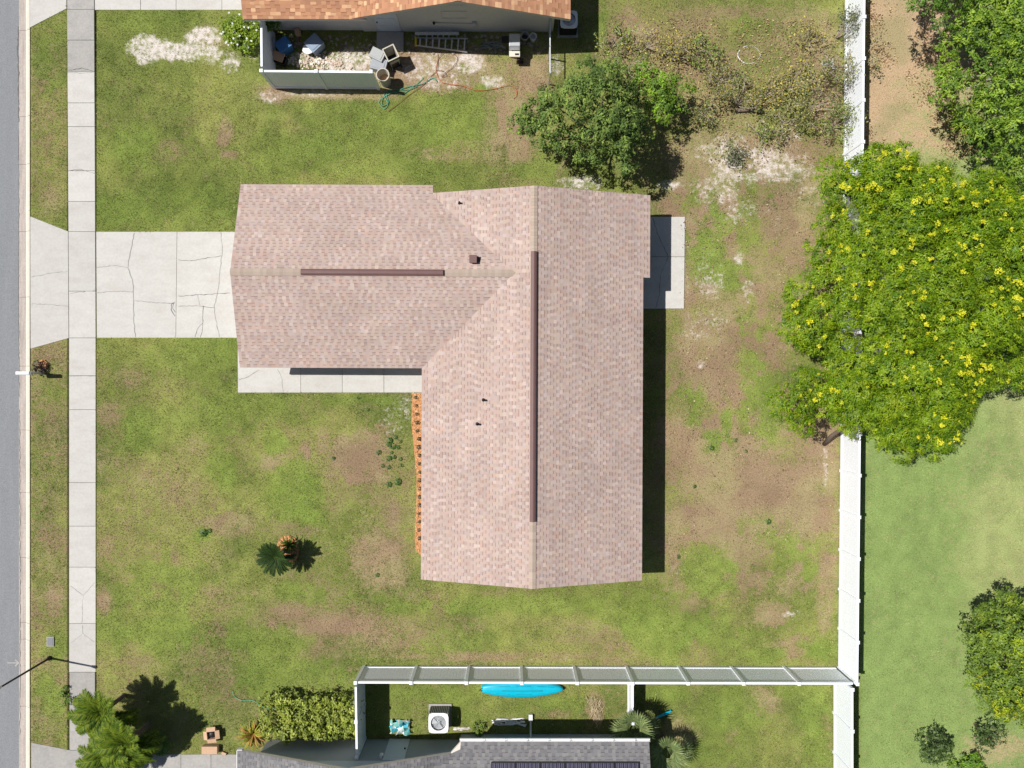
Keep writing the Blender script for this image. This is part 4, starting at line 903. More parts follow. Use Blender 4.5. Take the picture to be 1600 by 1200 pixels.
tag(m.build('dry_branch', M['twig'], None, (*a,0)), 'pale dry branch fallen across the grass beside the scrub', 'branch')
m = MB(); c = P(1289,108); m.cbox((c[0],c[1],.35),(.55,.6,.03),.2); tag(m.build('grey_board', M['old_concrete'], None, (c[0],c[1],0), bevel=.01), 'weathered grey board in the scrub by the white fence', 'board')
m = MB(); c = P2(1170,86)
for k, (a0, a1, w) in enumerate(((150,245,.035),(250,300,.018),(-40,10,.014),(20,90,.010),(100,125,.022))):
    pts = [(c[0]+.52*math.cos(math.radians(t))*(1+.04*math.sin(t)), c[1]+.42*math.sin(math.radians(t)), LAWN+.03) for t in np.linspace(a0,a1,8)]; m.tube(pts, w*.55, 5)
tag(m.build('white_ring', M['white'], None, (c[0],c[1],LAWN)), 'thin broken white hoop lying on the grass', 'hoop')

# strappy plant, bromeliad
def strappy(name, label, px, py, n, L_, w, h, pal, seed, parts=True):
    rg = random.Random(seed); bx_, by_ = P2(px,py); root = thing(name, label, 'plant', (bx_,by_,LAWN-.01)); 
    for k in range(n):
        a = rg.uniform(0,2*PI); l = L_*rg.uniform(.6,1.1); hh = h*rg.uniform(.6,1.1); m = MB(); vs = []; fs = []; sgn = 6; ca, sa = math.cos(a), math.sin(a); lift = rg.uniform(.5,1)
        for i in range(sgn+1):
            t = i/sgn; r_ = l*t; z = .03+hh*math.sin(min(1.0,t*1.05)*PI*.72)*lift; ww = w*(1-t**2.2)*.5+.003
            vs += [(bx_+r_*ca-sa*ww,by_+r_*sa+ca*ww,z+ww*.3),(bx_+r_*ca,by_+r_*sa,z),(bx_+r_*ca+sa*ww,by_+r_*sa-ca*ww,z+ww*.3)]
            if i: j = 3*i; fs += [(j-3,j-2,j+1,j),(j-2,j-1,j+2,j+1)]
        c = rg.choice(pal); f = rg.uniform(.8,1.2); m.add(vs, fs, tuple(x*f for x in c)); m.build('leaf', M['gloss_leaf'], root)
    return root
strappy('strappy_plant', 'bright yellow green strappy leaved plant under the spreading tree', 1497,195,60,1.0,.055,1.1,[(.24,.34,.02),(.32,.40,.03),(.16,.26,.02)],61)
strappy('strappy_plant', 'shaded dark green strappy leaved plant beside the yellow green one', 1530,222,50,1.0,.06,.9,[(.10,.18,.03),(.07,.13,.025)],62)
strappy('bromeliad', 'golden green bromeliad clump at the end of the clipped hedge', 397,1145,70,.80,.075,.5,[(.28,.28,.03),(.36,.26,.05),(.20,.25,.03),(.34,.18,.06)],63)

# ------------------------------------------------------------------ palms, cycad
def frond_mesh(name, L_, arch, droop, nl, leaf_l, leaf_w, pal, rg, vee=.35, stiff=False):
    m = MB(); pts = []
    for i in range(11):
        t = i/10; x = L_*(t-.12*t*t*droop); z = arch*math.sin(t*PI*.55)-droop*t*t*L_*.5; pts.append(Vector((x,0,z)))
    m.tube([tuple(p) for p in pts], [.016*(1-.8*i/10)+.003 for i in range(11)], 4, col=pal[-1])
    for k in range(nl):
        t = .10+.90*(k+.5)/nl; i = min(9,int(t*10)); f = t*10-i; p = pts[i].lerp(pts[i+1],f); d = (pts[i+1]-pts[i]).normalized(); prof = math.sin(PI*min(1,.12+.85*t))**.6
        for s in (-1,1):
            fwd = .45+.5*t+rg.uniform(-.08,.08); side = Vector((fwd*d.x, s, vee+fwd*d.z+rg.uniform(-.1,.1))).normalized(); l = leaf_l*prof*rg.uniform(.85,1.1); c = rg.choice(pal[:-1]); ff = rg.uniform(.8,1.2); c = tuple(x*ff for x in c)
            wv_ = d*leaf_w*.5; mid = p+side*l*.5; tip = p+side*l+Vector((0,0,-(0 if stiff else .28)*l))
            m.add([tuple(p-wv_*.5),tuple(p+wv_*.5),tuple(mid+wv_),tuple(tip),tuple(mid-wv_)], [(0,1,2,4),(4,2,3)], c)
    me = bpy.data.meshes.new(name); me.from_pydata(m.v, [], m.f); a = me.attributes.new('col','FLOAT_COLOR','FACE')
    a.data.foreach_set('color', np.array([(*c,1) for c in m.c],dtype=np.float32).ravel()); return me
def palm(name, label, base_px, h, meshes, n, r_trunk, tilt_rng, cat='palm', group=None, seed=0, leafm='gloss_leaf', lean=(0,0)):
    rg = random.Random(seed); bx_, by_ = P2(*base_px); root = thing(name, label, cat, (bx_,by_,LAWN-.01), 0, group)
    m = MB(); pts = [(bx_+lean[0]*t*t,by_+lean[1]*t*t,-.03+h*t) for t in (0,.25,.5,.75,1)]; m.tube(pts,[r_trunk*1.2,r_trunk,r_trunk,r_trunk*.95,r_trunk*.9],9)
    for k in range(int(h/.06)): t = k*.06/h; m.lathe((bx_+lean[0]*t*t,by_+lean[1]*t*t,k*.06),[(r_trunk*1.02,0),(r_trunk*1.18,.025),(r_trunk*1.02,.05)],9,cap=False)
    m.build('trunk', M['bark'], root)
    for k in range(n):
        me_ = meshes[k%len(meshes)]
        if not me_.materials: me_.materials.append(M[leafm])
        o = link('frond', me_, root); t = k/n; tilt = tilt_rng[0]+(tilt_rng[1]-tilt_rng[0])*((k*0.618)%1); az = k*2.399+rg.uniform(-.2,.2)
        o.rotation_euler = (rg.uniform(-.25,.25), -tilt, az); o.location = Vector((lean[0],lean[1],h-.02)); s = rg.uniform(.85,1.1); o.scale = (s,s,s)
    return root
rg = random.Random(71)
date_pal = [(.072,.125,.010),(.105,.16,.012),(.040,.078,.008),(.155,.195,.014),(.26,.28,.05)]
date = [frond_mesh('frond',1.52,.45,.75,46,.38,.044,date_pal,rg) for _ in range(4)]
palm('feathery_palm','feathery palm with golden arching fronds at the pavement edge',(194,1086),1.7,date,30,.09,(-.25,.85),seed=1,group='feathery palms by the stained driveway')
palm('feathery_palm','feathery palm overhanging the stained driveway with long drooping fronds',(233,1130),1.8,date,46,.10,(-.35,.95),seed=2,group='feathery palms by the stained driveway')
palm('feathery_palm','short feathery palm crouched between the two taller palms',(200,1158),1.3,date,20,.08,(-.2,.8),seed=3,group='feathery palms by the stained driveway')
shrub('low_green_shrub','low green shrub in the shade at the foot of the palms',258,1160,.55,.5,10,dict(tuft_r=.12,tufts_per_m2=22,per_tuft=10,ll=.13,lw=.05,pal=[(.09,.20,.03),(.07,.16,.03),(.12,.22,.03)]),72)
cyc_pal = [(.024,.050,.012),(.036,.07,.014),(.018,.04,.011),(.06,.09,.018)]
cyc = [frond_mesh('frond',.86,.14,.2,36,.13,.026,cyc_pal,rg,vee=.25,stiff=True) for _ in range(3)]
palm('sago_cycad','dark sago cycad with stiff radiating fronds in a ring of orange mulch',(445,860),1.3,cyc,60,.10,(-.35,.75),cat='cycad',seed=5)
strappy('daylily','small green clump beside the trunk of the sago cycad',455,850,34,.55,.05,.6,[(.07,.13,.02),(.11,.18,.025),(.05,.09,.02)],64)
def fan_mesh(r, n, pal, rg):
    m = MB(); m.tube([(0,0,0),(.35*r,0,.16*r),(.7*r,0,.22*r)],[.014,.010,.008],4,col=pal[0]); c0 = Vector((.7*r,0,.22*r))
    for k in range(n):
        a = (k/(n-1)-.5)*2*math.radians(125); l = r*(1.0-.22*abs(a)/2)*rg.uniform(.9,1.05); d = Vector((math.cos(a),math.sin(a),.12)); s = Vector((-math.sin(a),math.cos(a),0)); w = l*.035
        mid = c0+d*l*.55; tip = c0+d*l+Vector((0,0,-.16*l)); c = rg.choice(pal); f = rg.uniform(.8,1.2); m.add([tuple(c0),tuple(mid+s*w),tuple(tip),tuple(mid-s*w)],[(0,1,2,3)],tuple(x*f for x in c))
    me = bpy.data.meshes.new('frond'); me.from_pydata(m.v, [], m.f); a = me.attributes.new('col','FLOAT_COLOR','FACE'); a.data.foreach_set('color', np.array([(*c,1) for c in m.c],dtype=np.float32).ravel()); return me
fan_pal = [(.15,.205,.075),(.20,.25,.095),(.10,.15,.055),(.26,.30,.12)]
fans = [fan_mesh(.78,24,fan_pal,rg) for _ in range(3)]
palm('fan_palm','grey green fan palm beside the low white fence panel',(984,1112),1.15,fans,20,.11,(-.25,.95),seed=6)
palm('fan_palm','smaller grey green fan palm at the corner of the grey roof',(1036,1154),.9,fans,14,.09,(-.1,.9),seed=7)

# ------------------------------------------------------------------ hedge, flowering bush
hedge_root = thing('clipped_hedge','clipped yellow green hedge along the grey wall','hedge',(*P2(485,1130),LAWN-.01))
hl = []
for gx_ in np.arange(414,556,11.5):
    for gy_ in (1095,1108,1121,1134,1147):
        x, y = P2(gx_+random.uniform(-3,3), gy_*.985+18+random.uniform(-4,4), .9); hl.append((x,y,.75+random.uniform(-.2,.2)+.12*(gx_>525),random.uniform(.24,.34),random.uniform(.24,.34),.34))
hl = [l for l in hl if l[1] > P2(0,1160,.9)[1]]
m = MB()
for gx_ in range(425,555,16):
    for gy_ in (1110,1130): a = P2(gx_,gy_); m.tube([(*a,-.02),(a[0]+.05,a[1],.5),(a[0],a[1]+.05,.9)],[.02,.015,.008],5)
m.build('stem', M['bark'], hedge_root)
lv = Leaves(); leaf_lobes(lv, hl, .14, 22, 9, .125, .07, [(.23,.285,.035),(.29,.34,.05),(.15,.20,.03),(.35,.39,.08)], None, .3, tuftcol=.3)
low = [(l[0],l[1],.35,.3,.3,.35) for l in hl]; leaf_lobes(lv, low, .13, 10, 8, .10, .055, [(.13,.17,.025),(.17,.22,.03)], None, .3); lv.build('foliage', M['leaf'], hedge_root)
wb = shrub('flowering_bush','yellow green bush dotted with white flowers beside the short white fence',383,62,1.05,1.15,26,dict(tuft_r=.15,tufts_per_m2=20,per_tuft=11,ll=.11,lw=.055,pal=[(.20,.30,.02),(.26,.35,.03),(.14,.22,.02)]),81)
for k in range(26):
    a, q = random.uniform(0,2*PI), math.sqrt(random.random())*.95; x, y = P2(383,62); m = MB(); z = 1.15-.35*q
    for j in range(5): t = j*2*PI/5; m.add([(x+q*math.cos(a),y+q*math.sin(a),z),(x+q*math.cos(a)+  .038*math.cos(t-.5),y+q*math.sin(a)+  .038*math.sin(t-.5),z+.03),(x+q*math.cos(a)+.055*math.cos(t),y+q*math.sin(a)+.055*math.sin(t),z+.02),(x+q*math.cos(a)+  .038*math.cos(t+.5),y+q*math.sin(a)+  .038*math.sin(t+.5),z+.03)],[(0,1,2,3)])
    m.build('flower', M['white'], wb)
shrub('vine','dark leafy vine climbing inside the corner of the white screen fence',432,52,.5,1.7,10,dict(tuft_r=.14,tufts_per_m2=18,per_tuft=9,ll=.13,lw=.07,pal=[(.05,.10,.02),(.08,.15,.03),(.14,.22,.04)]),82,cat='vine')
shrub('dark_plant','small dark red leaved plant beside the white mailbox',68,574,.42,.45,11,dict(tuft_r=.09,tufts_per_m2=34,per_tuft=9,ll=.08,lw=.03,pal=[(.035,.018,.02),(.06,.03,.03),(.03,.03,.02)]),83,cat='plant')
shrub('weedy_shrub','low leafy weeds creeping over the old footpath edge',106,1085,.45,.25,9,dict(tuft_r=.1,tufts_per_m2=26,per_tuft=9,ll=.08,lw=.045,pal=[(.10,.17,.03),(.14,.22,.04)]),84)
shrub('low_weeds','trailing weeds along the foot of the grey wall by the air conditioner',742,1137,.45,.25,8,dict(tuft_r=.1,tufts_per_m2=22,per_tuft=9,ll=.09,lw=.05,pal=[(.13,.2,.03),(.17,.24,.04)]),85)
# weeds scattered on the dry patch
wm_ = []
for k in range(3):
    lv = Leaves(); n = 26; d = sph(n,.05); lv.add(d*np.array([.09,.09,.05])+np.array([0,0,.03]), d*.5+np.array([0,0,.8]), rng.uniform(.06,.1,n), rng.uniform(.03,.05,n), palette_cols(n,[(.05,.10,.02),(.07,.14,.025)])); o = np_obj('weed', np.concatenate(lv.V), np.arange(n*4).reshape(-1,4), M['leaf'], None, (0,0,0), np.concatenate(lv.C)); wm_.append(o.data); bpy.data.objects.remove(o)
for i, (px, py, s) in enumerate([(609,688,1.4),(618,683,1),(626,690,.8),(614,697,1.5),(607,694,1.1),(622,699,1),(592,707,1.2),(608,716,1.3),(616,714,1),(626,717,.9),(598,728,.9),(608,730,.9),(628,727,.8),(622,753,1.7),(608,757,1.3),(521,716,.9),(612,707,.8),(318,832,1.8),(327,829,1.2),(590,898,1.0),(1112,700,1.2),(1150,688,.9),(1085,760,.9),(1200,815,1.3),(1165,705,.8),(1060,870,.9),(575,640,.8),(560,622,.7)]):
    o = tag(link('weed', wm_[i%3], None, (*P2(px,py),LAWN)), 'small dark green weed tuft sprouting in the dry lawn', 'weed', 'weeds in the dry lawn'); o.scale = (s,s,s); o.rotation_euler.z = i*1.3

# ------------------------------------------------------------------ mulch beds and their plants
def mulch(poly_px, label, n, seed):
    poly = [P2(*p) for p in poly_px]; HARD.append(poly); xs = [p[0] for p in poly]; ys = [p[1] for p in poly]; cx, cy = sum(xs)/len(xs), sum(ys)/len(ys); m = MB()
    m.prism(poly, .0, .05, (.48,.24,.11)); c = 0; rg = random.Random(seed)
    while c < n:
        x, y = rg.uniform(min(xs),max(xs)), rg.uniform(min(ys),max(ys))
        if not in_poly(np.array([x]),np.array([y]),poly)[0]: continue
        col = rg.choice([(.60,.31,.145),(.54,.26,.11),(.68,.40,.21),(.40,.18,.08)]); m.cbox((x,y,.055+rg.uniform(0,.03)),(rg.uniform(.05,.12),rg.uniform(.02,.04),.012),rg.uniform(0,PI),None,col); c += 1
    o = m.build('mulch_bed', M['mulch'], None, (cx,cy,.0)); return tag(o, label, 'mulch', kind='stuff')
mulch([(645,614),(672,614),(672,866),(656,866),(650,858),(648,840),(651,790),(651,740),(647,700),(643,660)], 'orange mulch strip along the front wall', 900, 3)
mulch([(450+18*math.cos(t),859+23*math.sin(t)) for t in np.linspace(0,2*PI,14,endpoint=False)], 'ring of orange mulch round the sago cycad', 260, 4)
mulch([(68+8*math.cos(t),570+8*math.sin(t)) for t in np.linspace(0,2*PI,10,endpoint=False)], 'small circle of faded mulch by the mailbox', 70, 5)
pm = []
for k in range(3):
    lv = Leaves(); n = 30; d = sph(n,.05); lv.add(d*np.array([.10,.10,.10])+np.array([0,0,.10]), d*.6+np.array([0,0,.5]), rng.uniform(.08,.14,n), rng.uniform(.03,.05,n), palette_cols(n,[(.05,.075,.03),(.08,.10,.035),(.06,.05,.05)])); o = np_obj('bed_plant', np.concatenate(lv.V), np.arange(n*4).reshape(-1,4), M['leaf'], None, (0,0,0), np.concatenate(lv.C)); pm.append(o.data); bpy.data.objects.remove(o)
for i in range(18):
    px = [650,651,651.5,652,653,655,655,656,656,657,656,657,656.5,656,655.5,655.5,655,656][i]; o = tag(link('bed_plant', pm[i%3], None, (*P2(px,621+i*12.9),.05)), 'small dark young plant in the orange mulch strip', 'plant', 'young plants in the mulch strip'); o.rotation_euler.z = i*1.1; s = random.uniform(.65,.95); o.scale = (s,s,s)

# ------------------------------------------------------------------ street furniture
mb = thing('mailbox','white mailbox on a grey post by the kerb','mailbox',(*P2(69,583.5),LAWN-.01)); x, y = P2(69,583.5)
m = MB(); m.cbox((x,y,.5),(.10,.10,1.06)); m.build('post', M['galv'], mb)
m = MB(); m.cbox((x-.18,y,.98),(.62,.10,.06)); m.build('arm', M['galv'], mb)
m = MB(); prof = [(-.09,0),(-.09,.13),(-.064,.194),(0,.22),(.064,.194),(.09,.13),(.09,0)]; n = len(prof); x0, x1 = x-.50, x+.10
m.add([(xx_,y+a,1.015+b) for xx_ in (x0,x1) for a,b in prof], [(k,k+1,n+k+1,n+k) for k in range(n-1)]+[tuple(range(n)),tuple(range(2*n-1,n-1,-1)),(0,n,2*n-1,n-1)]); bx_ = m.build('box', M['white'], mb)
m = MB(); m.box(x0-.012,x0-.003,y-.085,y+.085,1.03,1.2); m.build('door', M['white'], bx_); m = MB(); m.box(x0+.1,x0+.22,y+.093,y+.10,1.1,1.2); m.build('flag', M['paint'], bx_)
lp = thing('street_lamp','thin dark lamp post with a small grey head','street lamp',(*P2(78,1028),LAWN-.01)); x, y = P2(78,1028)
m = MB(); m.lathe((x,y,0),[(.11,0),(.11,.08),(.06,.14),(.05,.5),(.04,3.2),(.03,3.25)],10); m.build('post', M['black'], lp, smooth=True)
m = MB(); m.lathe((x,y,3.2),[(.04,0),(.06,.05),(.075,.26),(.085,.28),(.05,.34),(.01,.38)],10); m.build('lamp_head', M['galv'], lp)
ub = thing('utility_cover','grey utility access lid set in the verge','utility box',(*P2(79.5,1002),LAWN-.01)); x, y = P2(79.5,1002)
m = MB(); m.box(x-.17,x+.17,y-.23,y+.23,0,.055); m.build('frame', M['old_concrete'], ub, bevel=.01); m = MB(); m.box(x-.135,x+.135,y-.19,y+.19,.056,.066); m.build('lid', M['asphalt'], ub, bevel=.005)

# ------------------------------------------------------------------ air conditioners
def ac(label, px, py, s, h, dark, group):
    x, y = P2(px,py,h); root = thing('air_conditioner', label, 'air conditioner', (x,y,LAWN-.01), 0, group); a = s/2
    m = MB(); m.box(x-a-.08,x+a+.08,y-a-.08,y+a+.08,0,.08); m.build('pad', M['old_concrete'], root)
    m = MB(); m.box(x-a+.03,x+a-.03,y-a+.03,y+a-.03,.08,h-.2); m.build('core', M['black'], root)
    m = MB()
    for k in range(11):
        t = -a+.05+k*(s-.1)/10
        for f in (-1,1): m.box(x+t-.018,x+t+.018,y+f*(a-.015)-.012,y+f*(a-.015)+.012,.1,h-.05); m.box(x+f*(a-.015)-.012,x+f*(a-.015)+.012,y+t-.018,y+t+.018,.1,h-.05)
    m.build('louvre', M['old_concrete'] if not dark else M['black'], root)
    m = MB(); vs = []; n = 24; R_ = a*.78
    sq = []
    for k in range(n):
        t = 2*PI*k/n; c_, s_ = math.cos(t), math.sin(t); q = a/max(abs(c_),abs(s_)); q = min(q, a*1.28); sq.append((c_*q,s_*q))
    vs = [(x+p[0],y+p[1],h-.06) for p in sq]+[(x+p[0],y+p[1],h) for p in sq]+[(x+R_*math.cos(2*PI*k/n),y+R_*math.sin(2*PI*k/n),h) for k in range(n)]+[(x+R_*math.cos(2*PI*k/n),y+R_*math.sin(2*PI*k/n),h-.06) for k in range(n)]
    m.add(vs, [(k,(k+1)%n,n+(k+1)%n,n+k) for k in range(n)]+[(n+k,n+(k+1)%n,2*n+(k+1)%n,2*n+k) for k in range(n)]+[(2*n+k,2*n+(k+1)%n,3*n+(k+1)%n,3*n+k) for k in range(n)]); top = m.build('top', M['white'], root)
    m = MB(); m.lathe((x,y,h-.14),[(R_*.98,0),(R_*.98,.01)],20); m.build('fan_tray', M['alu'], top)
    m = MB(); m.lathe((x,y,h-.10),[(.09,0),(.09,.04)],10); m.build('fan_hub', M['galv'], top)
    for k in range(3):
        t = k*2*PI/3+.5; m = MB(); m.add([(x+.07*math.cos(t),y+.07*math.sin(t),h-.08),(x+R_*.92*math.cos(t-.1),y+R_*.92*math.sin(t-.1),h-.10),(x+R_*.92*math.cos(t+.75),y+R_*.92*math.sin(t+.75),h-.065),(x+.07*math.cos(t+.9),y+.07*math.sin(t+.9),h-.07)],[(0,1,2,3)]); m.build('fan_blade', M['galv'], top)
    m = MB(); 
    for q in (.25,.45,.62,.8,.97): m.tube([(x+R_*q*math.cos(2*PI*k/20),y+R_*q*math.sin(2*PI*k/20),h-.008) for k in range(21)],.004,4,cap=False)
    for k in range(4): m.tube([(x,y,h-.006),(x+R_*math.cos(k*PI/2+.78),y+R_*math.sin(k*PI/2+.78),h-.006)],.006,4)
    m.build('grille', M['galv'], top)
ac('square air conditioner with white top beside the grey wall',685,1130,.92,.85,False,'outdoor air conditioners')
ac('pale air conditioner in the shade of the orange roof',889,30,.80,.8,True,'outdoor air conditioners')

# ------------------------------------------------------------------ kayak and south yard clutter
kx0, ky = (752-800)*kz(.3), -14.36; KL = 3.84
kroot = thing('kayak','turquoise kayak lying upside down along the white fence','kayak',(kx0+KL/2,ky,LAWN-.01))
m = MB(); vs = []; ns = 26; sec = [(-1,0),(-.97,.45),(-.72,.80),(-.36,.96),(-.20,.90),(0,1.06),(.20,.90),(.36,.96),(.72,.80),(.97,.45),(1,0)]; k_ = len(sec)
for i in range(ns+1):
    t = i/ns; w = .43*max(.02,math.sin(PI*min(1,max(0,t*.94+.05)))**.55); hgt = .34*max(.05,math.sin(PI*(.04+.92*t))**.35); lift = .06*(2*t-1)**2
    for a, b in sec: vs.append((kx0+KL*t, ky+a*w, .03+lift+b*hgt))
m.add(vs, [(i*k_+j,i*k_+j+1,(i+1)*k_+j+1,(i+1)*k_+j) for i in range(ns) for j in range(k_-1)]+[tuple(range(k_-1,-1,-1)),tuple(range(ns*k_,(ns+1)*k_))]); m.build('hull', M['kayak'], kroot, smooth=True)
m = MB(); m.tube([(kx0+.02,ky-.06,.30),(kx0-.10,ky,.33),(kx0+.02,ky+.06,.30)],.018,6); m.build('carry_handle', M['black'], kroot)
m = MB(); m.tube([(kx0+KL*.25,ky-.01,.375),(kx0+KL*.5,ky-.01,.39),(kx0+KL*.75,ky-.01,.375)],.012,5); m.build('keel_strip', M['black'], kroot)
for sg in (-1,1):
    for a_, b_ in ((.12,.34),(.42,.60),(.68,.88)):
        m = MB(); m.tube([(kx0+KL*t,ky+sg*.20*math.sin(PI*(t*.94+.05))**.55,.385*math.sin(PI*(.04+.92*t))**.35-.015+.06*(2*t-1)**2) for t in np.linspace(a_,b_,7)],.016,5); m.build('hull_rib', M['kayak'], kroot)
def crumpled(name, label, cat, px, py, size, cols, seed, h=.18):
    rg = np.random.default_rng(seed); x, y = P2(px,py); n = 9; g = np.linspace(-.5,.5,n); GX, GY = np.meshgrid(g,g); V = np.stack([x+(GX+rg.normal(size=GX.shape)*.04)*size[0], y+(GY+rg.normal(size=GX.shape)*.04)*size[1], LAWN+.02+np.abs(rg.normal(size=GX.shape))*h],-1).reshape(-1,3)
    i = np.arange(n*n).reshape(n,n); F = np.stack([i[:-1,:-1],i[:-1,1:],i[1:,1:],i[1:,:-1]],-1).reshape(-1,4); keep = rg.random(len(F)) > .12; F = F[keep]; cc = np.array(cols)[(vnoise(V[F[:,0],0]*6,V[F[:,0],1]*6,seed)*len(cols)*.999).astype(int)]
    o = np_obj(name, V, F, M['paint'], None, (x,y,0), cc); sm = o.modifiers.new('solid','SOLIDIFY'); sm.thickness = .02; return tag(o, label, cat)
crumpled('pool_float','crumpled teal and white pool float by the grey house door','pool float',626,1133,(.95,.62),[(.05,.45,.55),(.7,.72,.72),(.25,.6,.55),(.1,.5,.65)],5)
crumpled('plastic_sheet','crumpled white plastic sheet on the grass by the downspout','plastic sheet',795,1127,(1.5,.32),[(.8,.79,.77),(.75,.7,.68)],6,.06)
crumpled('plastic_scrap','thin white plastic scrap by the trailing weeds','plastic scrap',722,1138,(.75,.14),[(.7,.68,.66),(.5,.45,.4)],7,.04)
lv = Leaves(); n = 130; c = np.array(P(930,1110)); t_ = rng.uniform(0,1,n); pos = np.stack([c[0]+(t_-.5)*.3+rng.normal(size=n)*.14, c[1]+(.5-t_)*1.2+rng.normal(size=n)*.08, .06+rng.uniform(0,.08,n)],-1); dv_ = np.stack([rng.normal(size=n)*.5-.2,-np.ones(n),rng.normal(size=n)*.2],-1)
lv.add(pos, np.tile([0,0,1.],(n,1))+rng.normal(size=(n,3))*.3, rng.uniform(.3,.55,n), rng.uniform(.015,.03,n), palette_cols(n,[(.5,.42,.27),(.42,.34,.21)]), dirv=dv_)
tag(lv.build('dead_frond', M['leaf'], None, (c[0],c[1],LAWN)), 'pale dead palm frond lying on the grass', 'palm frond')
m = MB(); a, b = P(1023,1121), P(1048,1109); m.tube([(a[0],a[1],.09),((a[0]+b[0])/2,(a[1]+b[1])/2,.11),(b[0],b[1],.09)],[.04,.07,.05],7); o = tag(m.build('pool_noodle', M['kayak'], None, (a[0],a[1],LAWN)), 'short teal foam noodle on the grass by the fan palms', 'pool noodle')
def box_open(name, label, cat, px, py, w, d, h, rz, mt, flaps=False, lip=.0, group=None, taper=.88, col=None, lid=None, z=0.0, inner='black', tilt=0):
    x, y = P2(px,py,h*.9); root = thing(name, label, cat, (x,y,z+LAWN-.01), rz, group)
    def ring(s, zz, o=0): return [(-w/2*s-o,-d/2*s-o,zz),(w/2*s+o,-d/2*s-o,zz),(w/2*s+o,d/2*s+o,zz),(-w/2*s-o,d/2*s+o,zz)]
    m = MB(); t = .02; vs = ring(taper,0)+ring(1,h)+ring(1,h,-t)+ring(taper,.03,-t); fs = [(3,2,1,0)]
    for r_ in range(3): fs += [(r_*4+k,r_*4+(k+1)%4,(r_+1)*4+(k+1)%4,(r_+1)*4+k) for k in range(4)]
    fs.append((12,13,14,15)); m.add(vs, fs, col)
    def raw(mb_, nm, mm, par=root):
        me_ = bpy.data.meshes.new(nm); me_.from_pydata(mb_.v, [], mb_.f)
        if any(c is not None for c in mb_.c): at = me_.attributes.new('col','FLOAT_COLOR','FACE'); at.data.foreach_set('color', np.array([(*(c or (.5,.5,.5)),1) for c in mb_.c],dtype=np.float32).ravel())
        me_.materials.append(mm); return link(nm, me_, par)
    body = raw(m, 'body', mt)
    if lip:
        m = MB(); vs = ring(1,h-.04,lip)+ring(1,h+.004,lip)+ring(1,h+.004,-t*.5)+ring(1,h-.04,.002); m.add(vs, [((r_*4+k),(r_*4+(k+1)%4),(((r_+1)%4)*4+(k+1)%4),(((r_+1)%4)*4+k)) for r_ in range(4) for k in range(4)], col); raw(m, 'rim', mt)
    if lid is not None:
        m = MB(); vs = ring(1,h+.006,.025)+ring(1,h+.045,.02)+ring(.82,h+.045)+ring(.8,h+.065); m.add(vs, [(3,2,1,0)]+[(r_*4+k,r_*4+(k+1)%4,(r_+1)*4+(k+1)%4,(r_+1)*4+k) for r_ in range(3) for k in range(4)]+[(12,13,14,15)], lid); raw(m, 'lid', M['paint'])
    if flaps:
        for k, (a0, a1) in enumerate((((-w/2,-d/2),(w/2,-d/2)),((w/2,-d/2),(w/2,d/2)),((w/2,d/2),(-w/2,d/2)),((-w/2,d/2),(-w/2,-d/2)))):
            ex, ey = (a1[1]-a0[1]), -(a1[0]-a0[0]); l = math.hypot(ex,ey); ex, ey = ex/l*w*.4, ey/l*w*.4; m = MB(); m.add([(*a0,h),(*a1,h),(a1[0]+ex,a1[1]+ey,h-.05),(a0[0]+ex,a0[1]+ey,h-.05),(*a0,h-.008),(*a1,h-.008),(a1[0]+ex,a1[1]+ey,h-.058),(a0[0]+ex,a0[1]+ey,h-.058)],[(3,2,1,0),(4,5,6,7),(2,3,7,6)]); raw(m, 'flap', mt)
    if tilt: root.rotation_euler = (tilt,0,rz)
    return root, raw
r_, raw_ = box_open('cardboard_box','open cardboard box holding dark rubbish by the stained driveway','box',330,1149,.42,.40,.35,.1,M['tan_card'],flaps=True)
m = MB(); m.lathe((0,0,.1),[(.17,0),(.18,.1),(.12,.2),(.02,.24)],8); raw_(m, 'rubbish', M['black'])
m = MB(); x, y = P2(331,1168); m.cbox((x,y,.16),(.74,.36,.24)); tag(m.build('cardboard_box', M['tan_card'], None, (x,y,LAWN), bevel=.012), 'closed flat cardboard box at the driveway edge', 'box')
m = MB(); x, y = P2(351,1176); m.cbox((x,y,.07),(.22,.12,.08),-.4); tag(m.build('brick_block', M['tan_card'], None, (x,y,LAWN), bevel=.01), 'small tan block beside the cardboard boxes', 'block')

# ------------------------------------------------------------------ north side yard clutter
GREY = (.30,.32,.34); BEIGE = (.48,.45,.38)
box_open('storage_bin','blue plastic storage bin in the shaded corner of the screen fence','storage bin',443,70,.62,.5,.55,.6,M['paint'],lip=.02,col=(.03,.12,.30),lid=(.05,.17,.40),group='storage bins in the side yard')
box_open('storage_bin','slate blue storage bin with a propped white lid','storage bin',491,68,.66,.6,.55,.75,M['paint'],lip=.02,col=(.20,.26,.36),lid=(.22,.28,.38),group='storage bins in the side yard')
m = MB(); x, y = P2(484,80); pts = [(x+.30*math.cos(t),y+.02+.30*math.sin(t)) for t in np.linspace(-2.6,-.5,10)]+[(x+.2,y+.12),(x-.2,y+.12)]; m.prism(pts,.30,.33); tag(m.build('bin_lid', M['white'], None, (x,y,.30)), 'white rounded lid leaning on the slate blue bin', 'lid')
box_open('wooden_crate','open tan edged crate with a black inside','crate',438,93,.52,.40,.35,-.35,M['black'],lip=0,group=None)
r_, raw_ = box_open('crate_frame','thin tan frame resting on the black crate','frame',438,93,.54,.42,.06,-.35,M['tan_card'],z=.35,taper=1.0)
m = MB(); x, y = P2(467,53.5); m.cbox((x,y,.16),(.24,.28,.26),.15); tag(m.build('small_carton', M['tan_card'], None, (x,y,LAWN), bevel=.01), 'small tan carton in the shade of the orange eave', 'box')
